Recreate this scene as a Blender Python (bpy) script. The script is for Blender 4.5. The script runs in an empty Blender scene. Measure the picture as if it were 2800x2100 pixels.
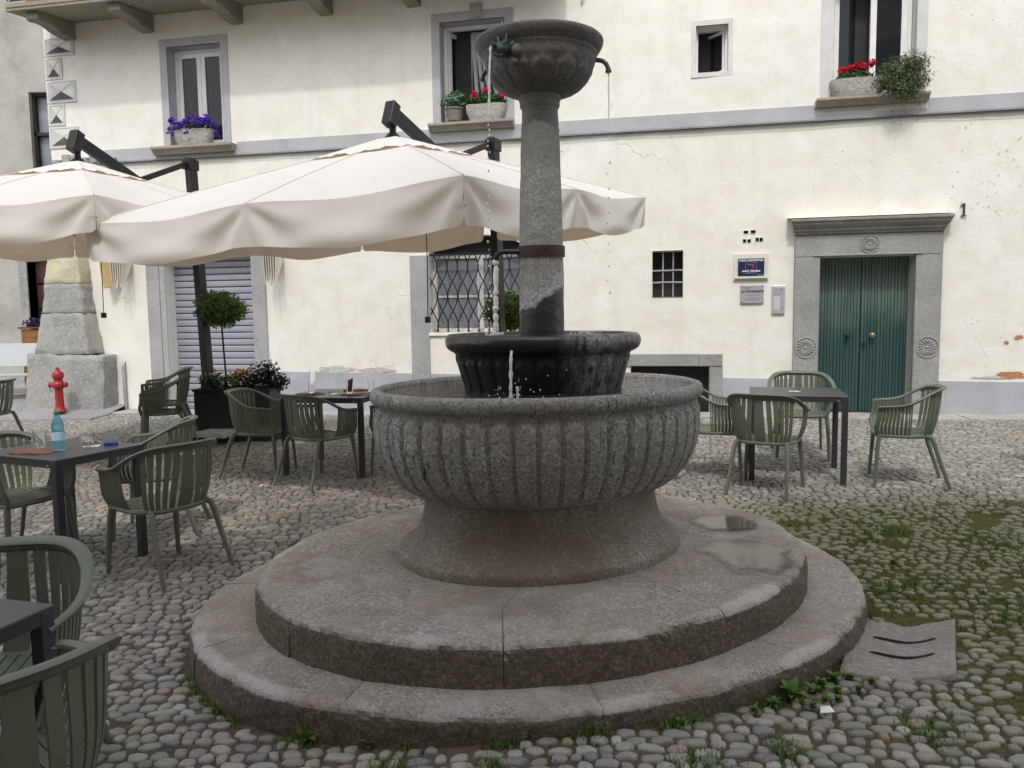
import bpy, bmesh, math, random
import numpy as np
from mathutils import Vector, Matrix, noise
random.seed(7); RNG = np.random.default_rng(11)
S = bpy.context.scene
COL = S.collection
PI = math.pi
def rad(a): return math.radians(a)

# ------------------------------------------------------------------ camera
CAMZ = 1.6
pitch = math.atan(190/2103.0); roll = 0.0135
cd = bpy.data.cameras.new("camera"); cam = bpy.data.objects.new("camera", cd); COL.objects.link(cam)
cd.sensor_width = 36.0; cd.lens = 36.0*2103/2800; cd.clip_end = 400; cd.clip_start = 0.05
_fw = Vector((0, math.cos(pitch), -math.sin(pitch))); _dn = Vector((0, -math.sin(pitch), -math.cos(pitch))); _x = Vector((1, 0, 0))
_r = _x*math.cos(roll) + _dn*math.sin(roll); _u = _x*math.sin(roll) - _dn*math.cos(roll)
cam.matrix_world = Matrix(((_r.x, _u.x, -_fw.x, 0), (_r.y, _u.y, -_fw.y, 0), (_r.z, _u.z, -_fw.z, CAMZ), (0, 0, 0, 1)))
S.camera = cam
# ------------------------------------------------------------------ sky, sun, exposure
SUN_EL = 55.0; SUN_DIR = Vector((-0.13, -0.99, 0)).normalized()*math.cos(rad(SUN_EL)) + Vector((0, 0, math.sin(rad(SUN_EL))))
w = bpy.data.worlds.new("World"); S.world = w; w.use_nodes = True
nt = w.node_tree; nt.nodes.clear()
sky = nt.nodes.new("ShaderNodeTexSky"); sky.sky_type = 'NISHITA'; sky.sun_disc = False
sky.sun_elevation = rad(SUN_EL); sky.sun_rotation = math.atan2(SUN_DIR.x, SUN_DIR.y); sky.dust_density = 2.0; sky.air_density = 1.0
hs = nt.nodes.new("ShaderNodeHueSaturation"); hs.inputs['Saturation'].default_value = 0.22
bg = nt.nodes.new("ShaderNodeBackground"); bg.inputs['Strength'].default_value = 0.15
wo = nt.nodes.new("ShaderNodeOutputWorld")
nt.links.new(sky.outputs[0], hs.inputs['Color']); nt.links.new(hs.outputs[0], bg.inputs[0]); nt.links.new(bg.outputs[0], wo.inputs[0])
sd = bpy.data.lights.new("sun", 'SUN'); sd.energy = 0.66; sd.angle = rad(2.2); sd.color = (1.0, 0.95, 0.88)
so = bpy.data.objects.new("sun", sd); COL.objects.link(so); so.rotation_euler = (-SUN_DIR).to_track_quat('-Z', 'Y').to_euler(); so.location = (0, 0, 20)
S.view_settings.view_transform = 'Standard'; S.view_settings.look = 'None'; S.view_settings.gamma = 1.0
S.view_settings.exposure = 1.13; S.view_settings.use_curve_mapping = False

# ------------------------------------------------------------------ mesh helpers
class MB:
    def __init__(s): s.v = []; s.f = []; s.uv = None
    def add(s, vs, fs):
        n = len(s.v); s.v += [tuple(p) for p in vs]; s.f += [tuple(i+n for i in q) for q in fs]; return s
    def box(s, x0, x1, y0, y1, z0, z1):
        return s.add([(x0,y0,z0),(x1,y0,z0),(x1,y1,z0),(x0,y1,z0),(x0,y0,z1),(x1,y0,z1),(x1,y1,z1),(x0,y1,z1)],
                     [(0,3,2,1),(4,5,6,7),(0,1,5,4),(1,2,6,5),(2,3,7,6),(3,0,4,7)])
    def hexa(s, bot, top):   # two quads (ccw seen from above)
        return s.add(list(bot)+list(top), [(3,2,1,0),(4,5,6,7),(0,1,5,4),(1,2,6,5),(2,3,7,6),(3,0,4,7)])
    def tube(s, pts, r, n=8, sq=1.0, caps=True, up=(0,0,1)):
        pts = [Vector(p) for p in pts]; m = len(pts); rs = r if isinstance(r, (list, tuple)) else [r]*m
        vs = []; fs = []; prev = None
        for i, p in enumerate(pts):
            t = (pts[min(i+1, m-1)]-pts[max(i-1, 0)]).normalized()
            if prev is None:
                a = Vector(up) if abs(t.dot(Vector(up))) < .95 else Vector((1, 0, 0))
                nrm = (a - t*a.dot(t)).normalized()
            else: nrm = (prev - t*prev.dot(t)).normalized()
            prev = nrm; b = t.cross(nrm)
            for k in range(n):
                q = 2*PI*k/n; vs.append(p + nrm*(rs[i]*math.cos(q)) + b*(rs[i]*sq*math.sin(q)))
        for i in range(m-1):
            for k in range(n):
                k2 = (k+1) % n; fs.append((i*n+k, i*n+k2, (i+1)*n+k2, (i+1)*n+k))
        if caps: fs.append(tuple(reversed(range(n)))); fs.append(tuple((m-1)*n+k for k in range(n)))
        return s.add(vs, fs)
    def lathe(s, prof, n=24, cx=0, cy=0, ax=1.0, ay=1.0, cap=True):
        vs = []; fs = []
        for (r, z) in prof:
            for k in range(n):
                q = 2*PI*k/n; vs.append((cx+r*ax*math.cos(q), cy+r*ay*math.sin(q), z))
        m = len(prof)
        for i in range(m-1):
            for k in range(n):
                k2 = (k+1) % n; fs.append((i*n+k, i*n+k2, (i+1)*n+k2, (i+1)*n+k))
        if cap:
            fs.append(tuple(reversed(range(n)))); fs.append(tuple((m-1)*n+k for k in range(n)))
        return s.add(vs, fs)
    def grid(s, fn, nu, nv, closed=False):
        vs = [fn(i/(nu if closed else nu-1), j/(nv-1)) for j in range(nv) for i in range(nu)]; fs = []
        for j in range(nv-1):
            for i in range(nu if closed else nu-1):
                i2 = (i+1) % nu; fs.append((j*nu+i, j*nu+i2, (j+1)*nu+i2, (j+1)*nu+i))
        return s.add(vs, fs)
    def sphere(s, c, r, n=8, m=6, sc=(1,1,1)):
        return s.add(*_sph(c, r, n, m, sc))
    def mesh(s, name, smooth=False, ang=None):
        me = bpy.data.meshes.new(name); me.from_pydata(s.v, [], s.f); me.update()
        if smooth: me.shade_smooth()
        if smooth and ang: 
            try: me.set_sharp_from_angle(angle=rad(ang))
            except Exception: pass
        return me
    def build(s, name, mat, parent=None, smooth=False, ang=40, bevel=0, loc=None, solid=0):
        return mk(name, s.mesh(name, smooth, ang), mat, parent, bevel, loc, solid)
def _sph(c, r, n, m, sc):
    vs = [(c[0], c[1], c[2]-r*sc[2])]; fs = []
    for j in range(1, m):
        a = -PI/2+PI*j/m
        for k in range(n): vs.append((c[0]+r*sc[0]*math.cos(a)*math.cos(2*PI*k/n), c[1]+r*sc[1]*math.cos(a)*math.sin(2*PI*k/n), c[2]+r*sc[2]*math.sin(a)))
    vs.append((c[0], c[1], c[2]+r*sc[2])); t = len(vs)-1
    for k in range(n):
        k2 = (k+1) % n; fs.append((0, 1+k2, 1+k)); fs.append((t, 1+(m-2)*n+k, 1+(m-2)*n+k2))
        for j in range(m-2): fs.append((1+j*n+k, 1+j*n+k2, 1+(j+1)*n+k2, 1+(j+1)*n+k))
    return vs, fs
def mk(name, me, mat, parent=None, bevel=0, loc=None, solid=0):
    o = bpy.data.objects.new(name, me); COL.objects.link(o)
    if mat is not None and len(me.materials) == 0: me.materials.append(mat)
    if parent is not None: o.parent = parent
    if loc is not None: o.location = loc
    if solid:
        md = o.modifiers.new("solid", 'SOLIDIFY'); md.thickness = solid; md.offset = 0
    if bevel:
        md = o.modifiers.new("bevel", 'BEVEL'); md.width = bevel; md.segments = 2; md.limit_method = 'ANGLE'; md.angle_limit = rad(35)
    return o
def empty(name, loc=(0,0,0), rz=0):
    o = bpy.data.objects.new(name, None); COL.objects.link(o); o.location = loc; o.rotation_euler = (0, 0, rz); o.empty_display_size = .1; return o
def tag(o, label=None, cat=None, group=None, kind=None):
    if label: o['label'] = label
    if cat: o['category'] = cat
    if group: o['group'] = group
    if kind: o['kind'] = kind
    return o
def copy_tree(o, parent=None):
    c = o.copy(); COL.objects.link(c); c.parent = parent
    for ch in list(o.children): copy_tree(ch, c)
    return c
def npmesh(name, V, F, smooth=True, attrs=None):
    """V (n,3) float, F (m,3) or (m,4) int"""
    me = bpy.data.meshes.new(name); V = np.asarray(V, np.float32); F = np.asarray(F, np.int32); k = F.shape[1]
    me.vertices.add(len(V)); me.vertices.foreach_set('co', V.ravel())
    me.loops.add(F.size); me.loops.foreach_set('vertex_index', F.ravel())
    me.polygons.add(len(F)); me.polygons.foreach_set('loop_start', np.arange(0, F.size, k, dtype=np.int32))
    me.polygons.foreach_set('loop_total', np.full(len(F), k, np.int32))
    if smooth: me.polygons.foreach_set('use_smooth', np.ones(len(F), bool))
    me.update(calc_edges=True)
    for an, arr in (attrs or {}).items():
        at = me.attributes.new(an, 'FLOAT', 'POINT'); at.data.foreach_set('value', np.asarray(arr, np.float32))
    return me
def fbm(x, y, z, o=3):
    return noise.fractal(Vector((x, y, z)), 1.0, 2.0, o)
def gz(x, y):      # the square falls towards the lane, with a slight swell before the steps
    x = max(-9, min(9, x)); y = min(y, 16); t = max(0.0, min(1.0, (3.7-y)/1.0))
    return 0.01*x + 0.022*(y-3) + 0.072*math.exp(-((x-.25)/.85)**2)*t*t*(3-2*t)

# ------------------------------------------------------------------ materials
class NT:
    def __init__(s, name):
        s.m = bpy.data.materials.new(name); s.m.use_nodes = True; s.t = s.m.node_tree; s.t.nodes.clear()
        s.out = s.n("OutputMaterial"); s.p = s.n("BsdfPrincipled"); s.l(s.p, 0, s.out, 0)
        s.tc = s.n("TexCoord")
    def n(s, typ, **kw):
        nd = s.t.nodes.new("ShaderNode"+typ)
        for k, v in kw.items(): setattr(nd, k, v)
        return nd
    def l(s, a, i, b, j): s.t.links.new(a.outputs[i], b.inputs[j])
    def co(s, scale=(1,1,1), kind='Object', rot=(0,0,0), loc=(0,0,0)):
        m = s.n("Mapping"); m.inputs['Scale'].default_value = scale; m.inputs['Rotation'].default_value = rot; m.inputs['Location'].default_value = loc
        s.l(s.tc, kind, m, 0); return m
    def noise(s, scale, detail=4, rough=.55, vec=None, dist=0):
        nd = s.n("TexNoise"); nd.inputs['Scale'].default_value = scale; nd.inputs['Detail'].default_value = detail; nd.inputs['Roughness'].default_value = rough; nd.inputs['Distortion'].default_value = dist
        v = vec or s.co(); s.l(v, 0, nd, 'Vector'); return nd
    def vor(s, scale, vec=None, feature='F1', rnd=1.0):
        nd = s.n("TexVoronoi", feature=feature); nd.inputs['Scale'].default_value = scale; nd.inputs['Randomness'].default_value = rnd
        v = vec or s.co(); s.l(v, 0, nd, 'Vector'); return nd
    def ramp(s, src, stops, out=0, interp='LINEAR'):
        r = s.n("ValToRGB"); e = r.color_ramp.elements; r.color_ramp.interpolation = interp
        while len(e) < len(stops): e.new(0.5)
        for i, (p, c) in enumerate(stops):
            e[i].position = p; e[i].color = (c, c, c, 1) if isinstance(c, (int, float)) else (*c, 1)
        s.l(src, out, r, 0); return r
    def mix(s, fac, a, b, mode='MIX', fo=0):
        m = s.n("Mix", data_type='RGBA', blend_type=mode)
        if isinstance(fac, (int, float)): m.inputs[0].default_value = fac
        else: s.l(fac, fo, m, 0)
        for idx, q in ((6, a), (7, b)):
            if isinstance(q, tuple): m.inputs[idx].default_value = (*q, 1)
            elif isinstance(q, (int, float)): m.inputs[idx].default_value = (q, q, q, 1)
            else: s.t.links.new(q.outputs[2] if q.bl_idname == 'ShaderNodeMix' else q.outputs[0], m.inputs[idx])
        return m
    def math(s, op, a, b=0.0, ao=0, bo=0, c=None):
        m = s.n("Math", operation=op)
        for i, (q, o) in enumerate(((a, ao), (b, bo))):
            if isinstance(q, (int, float)): m.inputs[i].default_value = q
            else: s.l(q, o, m, i)
        if c is not None: m.inputs[2].default_value = c
        return m
    def color(s, nd): s.t.links.new(nd.outputs[2] if nd.bl_idname == 'ShaderNodeMix' else nd.outputs[0], s.p.inputs['Base Color'])
    def bump(s, nd, strength=.3, dist=.01, out=0, prev=None):
        b = s.n("Bump"); b.inputs['Strength'].default_value = strength; b.inputs['Distance'].default_value = dist
        s.l(nd, out, b, 'Height')
        if prev: s.l(prev, 0, b, 'Normal')
        s.l(b, 0, s.p, 'Normal'); return b
    def rough(s, v):
        if isinstance(v, (int, float)): s.p.inputs['Roughness'].default_value = v
        else: s.l(v, 0, s.p, 'Roughness')
        return s
def simple(name, col, rough=.6, metal=0, var=.12, nscale=6, bump=0, bscale=60, spec=.5):
    s = NT(name); n1 = s.noise(nscale, 5)
    r = s.ramp(n1, [(.3, tuple(max(0, c*(1-var)) for c in col)), (.7, tuple(min(1, c*(1+var)) for c in col))])
    s.color(r); s.p.inputs['Roughness'].default_value = rough; s.p.inputs['Metallic'].default_value = metal; s.p.inputs['Specular IOR Level'].default_value = spec
    if bump: s.bump(s.noise(bscale, 4), bump, .004)
    return s.m
def granite(name, base, dark, light, spk=140, rough=.75, bump=.35, stain=None, stain_amt=.5, streak=False, wet=None, amp=1.0):
    """speckled stone: fine dark/light crystals on a mottled base; stain = colour of weathering"""
    s = NT(name); big = s.noise(2.2, 6, .6); med = s.noise(17, 5, .6); spn = s.noise(spk, 2, .5); sp2 = s.noise(spk*.62, 2, .5, s.co(loc=(3.1, 1.7, 5.3)))
    b = s.ramp(big, [(.3, tuple(c*.8 for c in base)), (.72, tuple(min(1, c*1.18) for c in base))])
    m1 = s.mix(s.ramp(spn, [(.52, 0), (.60, amp)]), b, dark); m2 = s.mix(s.ramp(sp2, [(.54, 0), (.62, amp)]), m1, light)
    m3 = s.mix(s.ramp(med, [(.3, .35), (.62, 0)]), m2, tuple(c*.6 for c in base))
    cur = m3
    if stain:
        sn = s.noise(1.6, 7, .68, s.co(loc=(7, 2, 1)))
        cur = s.mix(s.ramp(sn, [(.42, 0), (.62, stain_amt)]), cur, stain)
    if streak:
        st = s.noise(1.0, 3, .5, s.co(scale=(48, 48, .8))); sg = s.noise(1.1, 2, .5, s.co(loc=(4.4, 3.3, 0)))
        cur = s.mix(s.math('MULTIPLY', s.ramp(st, [(.60, 0), (.66, .9)]), s.ramp(sg, [(.42, 0), (.55, 1)])), cur, tuple(c*.14 for c in base))
    s.color(cur); s.rough(rough)
    bp = s.bump(med, bump, .012); s.bump(spn, bump*.6, .003, prev=bp)
    return s
M = {}
def build_materials():
    # plaster of the lit facade
    s = NT("plaster"); a = s.noise(.55, 6, .6); b = s.noise(3.2, 5, .55); c = s.noise(22, 4, .5)
    base = s.ramp(a, [(.3, (.76, .735, .655)), (.52, (.775, .758, .705)), (.75, (.77, .757, .725))])
    m0 = s.mix(s.ramp(b, [(.32, .55), (.55, 0)]), base, (.68, .645, .56))
    stv = s.noise(1.0, 5, .6, s.co(scale=(5.5, 5.5, .35))); m0 = s.mix(s.ramp(stv, [(.56, 0), (.74, .38)]), m0, (.62, .60, .55))
    ptc = s.noise(1.3, 4, .5, s.co(loc=(9, 4, 2))); m1 = s.mix(s.ramp(ptc, [(.60, 0), (.64, .35)]), m0, (.84, .83, .80))
    crk = s.vor(1.15, s.co(), 'DISTANCE_TO_EDGE'); wob = s.noise(4, 5)
    vm = s.n("Mix", data_type='RGBA', blend_type='LINEAR_LIGHT'); vm.inputs[0].default_value = .16; mp = s.co(); s.l(mp, 0, vm, 6); s.t.links.new(wob.outputs['Color'], vm.inputs[7]); s.t.links.new(vm.outputs[2], crk.inputs['Vector'])
    gate = s.ramp(s.noise(.9, 3, .5, s.co(loc=(5, 5, 9))), [(.60, 0), (.70, 1)])
    ck = s.math('MULTIPLY', s.ramp(crk, [(0, .55), (.008, 0)]), gate)
    m2 = s.mix(ck, m1, (.52, .48, .42))
    pit = s.vor(9, s.co(loc=(2, 3, 4))); pg = s.ramp(s.noise(.55, 3, .5, s.co(loc=(1.3, 8, 2))), [(.58, 0), (.66, 1)])
    pm = s.math('MULTIPLY', s.ramp(pit, [(.085, 1), (.13, 0)]), pg)
    m3 = s.mix(pm, m2, (.60, .57, .52)); s.color(m3); s.rough(.92); s.p.inputs['Specular IOR Level'].default_value = .2
    h = s.math('SUBTRACT', s.math('ADD', s.math('MULTIPLY', b, 1.0), s.math('MULTIPLY', c, .18)), s.math('MULTIPLY', s.math('MAXIMUM', ck, pm), .8))
    s.bump(h, .60, .020); M['plaster'] = s.m
    M['peel'] = simple("bare_plaster", (.50, .48, .45), .95, var=.25, nscale=20, bump=.5, bscale=50)
    M['brick_patch'] = simple("bare_brick", (.42, .20, .10), .95, var=.3, nscale=30, bump=.6, bscale=60)
    s = NT("grey_plaster"); a = s.noise(.9, 7, .65); s.color(s.ramp(a, [(.28, (.24, .23, .21)), (.5, (.38, .37, .34)), (.75, (.47, .455, .42))])); s.rough(.95); s.bump(s.noise(18, 6), .5, .01); M['grey_plaster'] = s.m
    M['greypaint'] = simple("grey_paint", (.40, .405, .43), .9, var=.10, nscale=3, bump=.25, bscale=30)
    M['greypaint_d'] = simple("grey_paint_line", (.24, .24, .27), .9, var=.1, nscale=3)
    s = NT("dado_paint"); a = s.noise(2.5, 7, .65); b2 = s.noise(14, 5, .6, s.co(scale=(1, 1, .4)))
    base = s.ramp(a, [(.3, (.33, .345, .385)), (.7, (.42, .435, .47))]); s.color(s.mix(s.ramp(b2, [(.6, 0), (.72, .5)]), base, (.62, .60, .56))); s.rough(.9); s.bump(b2, .35, .008); M['dado'] = s.m
    M['quoin'] = simple("painted_quoin", (.66, .65, .61), .92, var=.08, nscale=8)
    M['quoin_dark'] = simple("painted_quoin_dark", (.075, .08, .10), .92, var=.35, nscale=14)
    M['quoin_mid'] = simple("painted_quoin_mid", (.54, .53, .50), .92, var=.1, nscale=9)
    M['quoin_line'] = simple("painted_quoin_line", (.30, .30, .30), .9)
    M['doorstone'] = granite("door_stone", (.32, .325, .32), (.18, .18, .18), (.46, .46, .45), 70, .85, .7, (.24, .235, .22), .55, amp=.35).m
    M['cornice'] = granite("cornice_stone", (.30, .285, .26), (.15, .14, .12), (.42, .40, .37), 90, .85, .45, (.17, .15, .13), .6, amp=.6).m
    M['jamb'] = granite("jamb_granite", (.36, .36, .365), (.15, .15, .16), (.50, .50, .50), 110, .85, .5, (.42, .42, .42), .4, amp=.55).m
    M['rough_stone'] = granite("rough_stone", (.31, .312, .305), (.14, .14, .13), (.44, .44, .42), 40, .9, 1.0, (.40, .38, .32), .6, amp=.5).m
    M['rough_stone_y'] = granite("rough_stone_yellow", (.46, .425, .335), (.30, .28, .2), (.62, .58, .45), 50, .95, .9, (.62, .56, .38), .5, amp=.5).m
    M['balcony'] = granite("balcony_stone", (.25, .245, .22), (.12, .12, .10), (.38, .37, .33), 60, .9, .5, (.33, .28, .12), .5, amp=.6).m
    M['trough'] = granite("trough_stone", (.42, .40, .37), (.15, .14, .13), (.52, .50, .47), 45, .9, 1.0, (.28, .26, .24), .5, amp=.5).m
    M['sill'] = granite("sill_stone", (.36, .33, .28), (.2, .18, .15), (.45, .43, .38), 80, .85, .4, (.22, .2, .18), .5, amp=.5).m
    # fountain stones
    M['basin'] = granite("basin_granite", (.28, .275, .262), (.055, .055, .055), (.43, .425, .41), 88, .72, .35, (.17, .155, .13), .55, True, amp=.9).m
    M['foot'] = granite("foot_granite", (.225, .198, .17), (.09, .08, .065), (.33, .295, .25), 85, .75, .5, (.12, .088, .065), .75, amp=.9).m
    M['bowl'] = granite("bowl_stone", (.165, .158, .150), (.06, .06, .06), (.24, .235, .225), 90, .75, .4, (.09, .085, .08), .6, amp=.7).m
    # middle basin: wet, nearly black with a drier flank and drips
    s = granite("wet_basin_granite", (.215, .215, .215), (.07, .07, .07), (.37, .37, .36), 120, .5, .4, None)
    old = s.p.inputs['Base Color'].links[0].from_node
    sx = s.n("SeparateXYZ"); s.l(s.tc, 'Object', sx, 0); nn = s.noise(7, 6, .7); st = s.noise(1.0, 4, .6, s.co(scale=(34, 34, 1.6)))
    e = s.math('ADD', s.math('MULTIPLY', sx, 3.2, 0), s.math('MULTIPLY', nn, .9))      # dry patch about x = +.25
    dry = s.ramp(s.math('ABSOLUTE', s.math('SUBTRACT', e, 1.28)), [(.12, .9), (.62, 0)]); dr2 = s.math('MULTIPLY', dry, s.ramp(st, [(.50, 1), (.60, 0)]))
    s.color(s.mix(dr2, (.014, .014, .015), old)); s.l(s.ramp(dr2, [(0, .28), (1, .7)]), 0, s.p, 'Roughness'); M['wetbasin'] = s.m
    # column: dry tooled shaft, wet below a slanting line, rusty under the band
    s = granite("column_granite", (.245, .25, .238), (.10, .105, .10), (.36, .37, .355), 110, .8, .8, None, amp=.6)
    old = s.p.inputs['Base Color'].links[0].from_node
    sx = s.n("SeparateXYZ"); s.l(s.tc, 'Object', sx, 0); nn = s.noise(14, 5, .65)
    lin = s.math('ADD', s.math('SUBTRACT', sx, s.math('MULTIPLY', sx, .65, 0), 2), s.math('MULTIPLY', nn, .12))   # z - 1.25 x + n
    wetm = s.ramp(lin, [(.0, 1), (.01, 1)]); wetm.color_ramp.elements[0].position = 0; 
    mr = s.n("MapRange"); mr.inputs[1].default_value = 1.728; mr.inputs[2].default_value = 1.752; mr.inputs[3].default_value = 1; mr.inputs[4].default_value = 0; s.l(lin, 0, mr, 0)
    eff = s.n("MapRange"); eff.inputs[1].default_value = 1.74; eff.inputs[2].default_value = 1.93; eff.inputs[3].default_value = 1.0; eff.inputs[4].default_value = 0; s.l(lin, 0, eff, 0)
    effn = s.math('MULTIPLY', eff, s.ramp(s.noise(60, 3), [(.38, 0), (.6, 1)])); mE = s.mix(effn, old, (.47, .475, .49))
    rust = s.n("MapRange"); rust.inputs[1].default_value = 1.91; rust.inputs[2].default_value = 1.78; rust.inputs[3].default_value = 1; rust.inputs[4].default_value = 0; s.l(sx, 2, rust, 0)
    rr = s.math('MULTIPLY', s.math('MULTIPLY', rust, s.math('LESS_THAN', sx, 1.915, 2)), s.ramp(s.noise(1, 4, .6, s.co(scale=(40, 40, 5))), [(.45, 0), (.62, .55)])); mR = s.mix(rr, mE, (.16, .075, .035))
    top = s.n("MapRange"); top.inputs[1].default_value = 2.40; top.inputs[2].default_value = 2.52; top.inputs[3].default_value = 0; top.inputs[4].default_value = .55; s.l(s.math('ADD', sx, s.math('MULTIPLY', nn, .12), 2), 0, top, 0)
    mT = s.mix(top, mR, (.15, .15, .145)); s.color(s.mix(mr, mT, (.028, .027, .026))); s.rough(s.ramp(mr, [(0, .8), (1, .4)])); M['column'] = s.m
    # steps: pinkish granite, brown dirt on the risers
    s = granite("step_granite", (.37, .335, .30), (.13, .11, .095), (.56, .525, .48), 95, .72, .4, (.29, .235, .185), .6, amp=.8)
    old = s.p.inputs['Base Color'].links[0].from_node
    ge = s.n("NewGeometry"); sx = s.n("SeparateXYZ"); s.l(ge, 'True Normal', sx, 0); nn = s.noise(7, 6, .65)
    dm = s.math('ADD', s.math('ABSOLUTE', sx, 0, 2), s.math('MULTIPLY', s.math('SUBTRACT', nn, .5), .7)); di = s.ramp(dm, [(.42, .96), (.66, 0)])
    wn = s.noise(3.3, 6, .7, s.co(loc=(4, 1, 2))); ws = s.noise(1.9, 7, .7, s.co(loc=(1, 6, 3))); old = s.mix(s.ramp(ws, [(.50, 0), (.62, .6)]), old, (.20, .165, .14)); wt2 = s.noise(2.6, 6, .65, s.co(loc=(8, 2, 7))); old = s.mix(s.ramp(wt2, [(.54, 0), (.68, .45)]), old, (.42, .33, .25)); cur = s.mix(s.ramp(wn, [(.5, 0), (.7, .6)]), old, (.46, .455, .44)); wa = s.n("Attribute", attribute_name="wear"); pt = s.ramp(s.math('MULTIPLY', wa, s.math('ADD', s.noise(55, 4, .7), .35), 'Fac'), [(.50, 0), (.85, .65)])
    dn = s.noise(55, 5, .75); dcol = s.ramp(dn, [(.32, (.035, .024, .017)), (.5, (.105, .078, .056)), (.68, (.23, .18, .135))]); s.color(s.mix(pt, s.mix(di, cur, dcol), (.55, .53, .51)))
    bp = s.bump(s.noise(26, 7, .7), 1.0, .022); s.bump(s.noise(110, 3), .6, .006, prev=bp); M['step'] = s.m
    M['mortar'] = simple("mortar", (.12, .105, .09), .95, var=.3, nscale=12)
    M['band'] = simple("rusty_band", (.045, .028, .026), .6, .4, var=.3, nscale=14, bump=.2)
    M['verdigris'] = simple("bronze_verdigris", (.075, .12, .115), .45, .6, var=.45, nscale=40, bump=.3, bscale=80)
    M['iron'] = simple("dark_iron", (.03, .03, .033), .5, .5, var=.3, nscale=20)
    # metal, furniture
    M['anthracite'] = simple("anthracite_metal", (.034, .036, .043), .42, .0, var=.08, nscale=4, bump=.04, bscale=400)
    M['tabletop'] = simple("table_top_laminate", (.060, .061, .068), .38, 0, var=.1, nscale=5, bump=.03, bscale=500)
    M['chair'] = simple("olive_resin", (.115, .138, .098), .42, 0, var=.07, nscale=9, bump=.05, bscale=300)
    M['mast'] = simple("mast_metal", (.012, .012, .014), .4, .3, var=.1)
    M['planter'] = simple("black_planter", (.012, .012, .013), .5, 0, var=.15)
    M['concrete'] = simple("concrete_slab", (.42, .41, .39), .9, var=.12, nscale=20, bump=.3)
    s = NT("canopy_fabric"); n1 = s.noise(1.6, 5, .55); wv = s.noise(700, 2)
    col = s.ramp(n1, [(.3, (.745, .722, .695)), (.7, (.785, .765, .742))]); s.color(col); s.rough(.9); s.p.inputs['Specular IOR Level'].default_value = .15; s.bump(wv, .12, .001)
    tr = s.n("BsdfTranslucent"); tr.inputs[0].default_value = (.80, .62, .44, 1); mx = s.n("MixShader"); mx.inputs[0].default_value = .24
    s.l(s.p, 0, mx, 1); s.l(tr, 0, mx, 2); s.l(mx, 0, s.out, 0); M['fabric'] = s.m
    M['awning'] = simple("awning_cloth", (.66, .61, .52), .9, var=.08)
    M['awning_d'] = simple("awning_cloth_tan", (.50, .38, .20), .9, var=.08)
    # openings
    M['white'] = simple("white_frame", (.74, .73, .71), .45, var=.05)
    M['whitemetal'] = simple("white_powder_coat", (.40, .42, .44), .4, var=.04)
    M['oldwood'] = simple("old_white_wood", (.55, .53, .49), .8, var=.2, nscale=25)
    M['room'] = simple("dark_room", (.035, .035, .038), .95)
    M['curtain'] = simple("net_curtain", (.52, .52, .52), .95, var=.1)
    s = NT("window_glass"); s.p.inputs['Base Color'].default_value = (.02, .024, .028, 1); s.p.inputs['Roughness'].default_value = .04
    tp = s.n("BsdfTransparent"); tp.inputs[0].default_value = (.8, .82, .82, 1); mx = s.n("MixShader"); mx.inputs[0].default_value = .55; gl = s.noise(1.2, 2); s.bump(gl, .02, .01)
    s.l(tp, 0, mx, 1); s.l(s.p, 0, mx, 2); s.l(mx, 0, s.out, 0); M['glass'] = s.m
    M['frost'] = simple("dusty_glass", (.20, .22, .25), .25, var=.25, nscale=2)
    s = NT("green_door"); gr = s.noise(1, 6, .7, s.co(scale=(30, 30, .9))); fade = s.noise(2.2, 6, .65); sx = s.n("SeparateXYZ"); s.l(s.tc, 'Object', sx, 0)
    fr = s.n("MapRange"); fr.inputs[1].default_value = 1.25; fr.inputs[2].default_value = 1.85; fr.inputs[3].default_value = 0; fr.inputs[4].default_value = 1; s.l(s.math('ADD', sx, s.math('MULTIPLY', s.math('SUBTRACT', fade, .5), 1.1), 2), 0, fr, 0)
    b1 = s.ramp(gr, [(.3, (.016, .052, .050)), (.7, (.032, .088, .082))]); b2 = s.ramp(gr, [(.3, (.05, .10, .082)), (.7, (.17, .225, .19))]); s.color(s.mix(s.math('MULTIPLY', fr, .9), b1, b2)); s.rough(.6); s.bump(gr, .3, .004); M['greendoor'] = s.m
    M['shutter'] = simple("shutter_metal", (.31, .325, .37), .5, .25, var=.06, nscale=2)
    M['brass'] = simple("brass_knob", (.45, .38, .24), .35, .9, var=.15)
    M['pipe'] = simple("grey_pipe", (.36, .37, .38), .6, .3, var=.12)
    M['signblue'] = simple("sign_blue", (.010, .022, .075), .3, var=.05)
    M['signwhite'] = simple("sign_white", (.78, .80, .82), .5, var=.02)
    M['signred'] = simple("sign_red", (.55, .03, .08), .5, var=.02)
    M['signgrey'] = simple("sign_brushed_grey", (.42, .42, .46), .4, .3, var=.05)
    M['signink'] = simple("sign_ink", (.03, .03, .045), .6)
    M['aluminium'] = simple("intercom_aluminium", (.50, .55, .60), .4, .5, var=.05)
    M['cream'] = simple("cream_plate", (.66, .64, .56), .9, var=.04)
    # plants
    def leaf(name, c1, c2, rough=.55):
        s = NT(name); g = s.n("NewGeometry"); r = s.ramp(g, [(0, c1), (1, c2)], out='Random Per Island'); s.color(r); s.rough(rough); s.p.inputs['Specular IOR Level'].default_value = .3
        tr = s.n("BsdfTranslucent"); s.l(r, 0, tr, 0); mx = s.n("MixShader"); mx.inputs[0].default_value = .2; s.l(s.p, 0, mx, 1); s.l(tr, 0, mx, 2); s.l(mx, 0, s.out, 0); M[name] = s.m
    leaf('box_leaf', (.03, .085, .012), (.14, .25, .04)); leaf('geranium_leaf', (.018, .06, .02), (.05, .13, .045)); leaf('sage_leaf', (.06, .13, .08), (.14, .24, .15))
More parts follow.
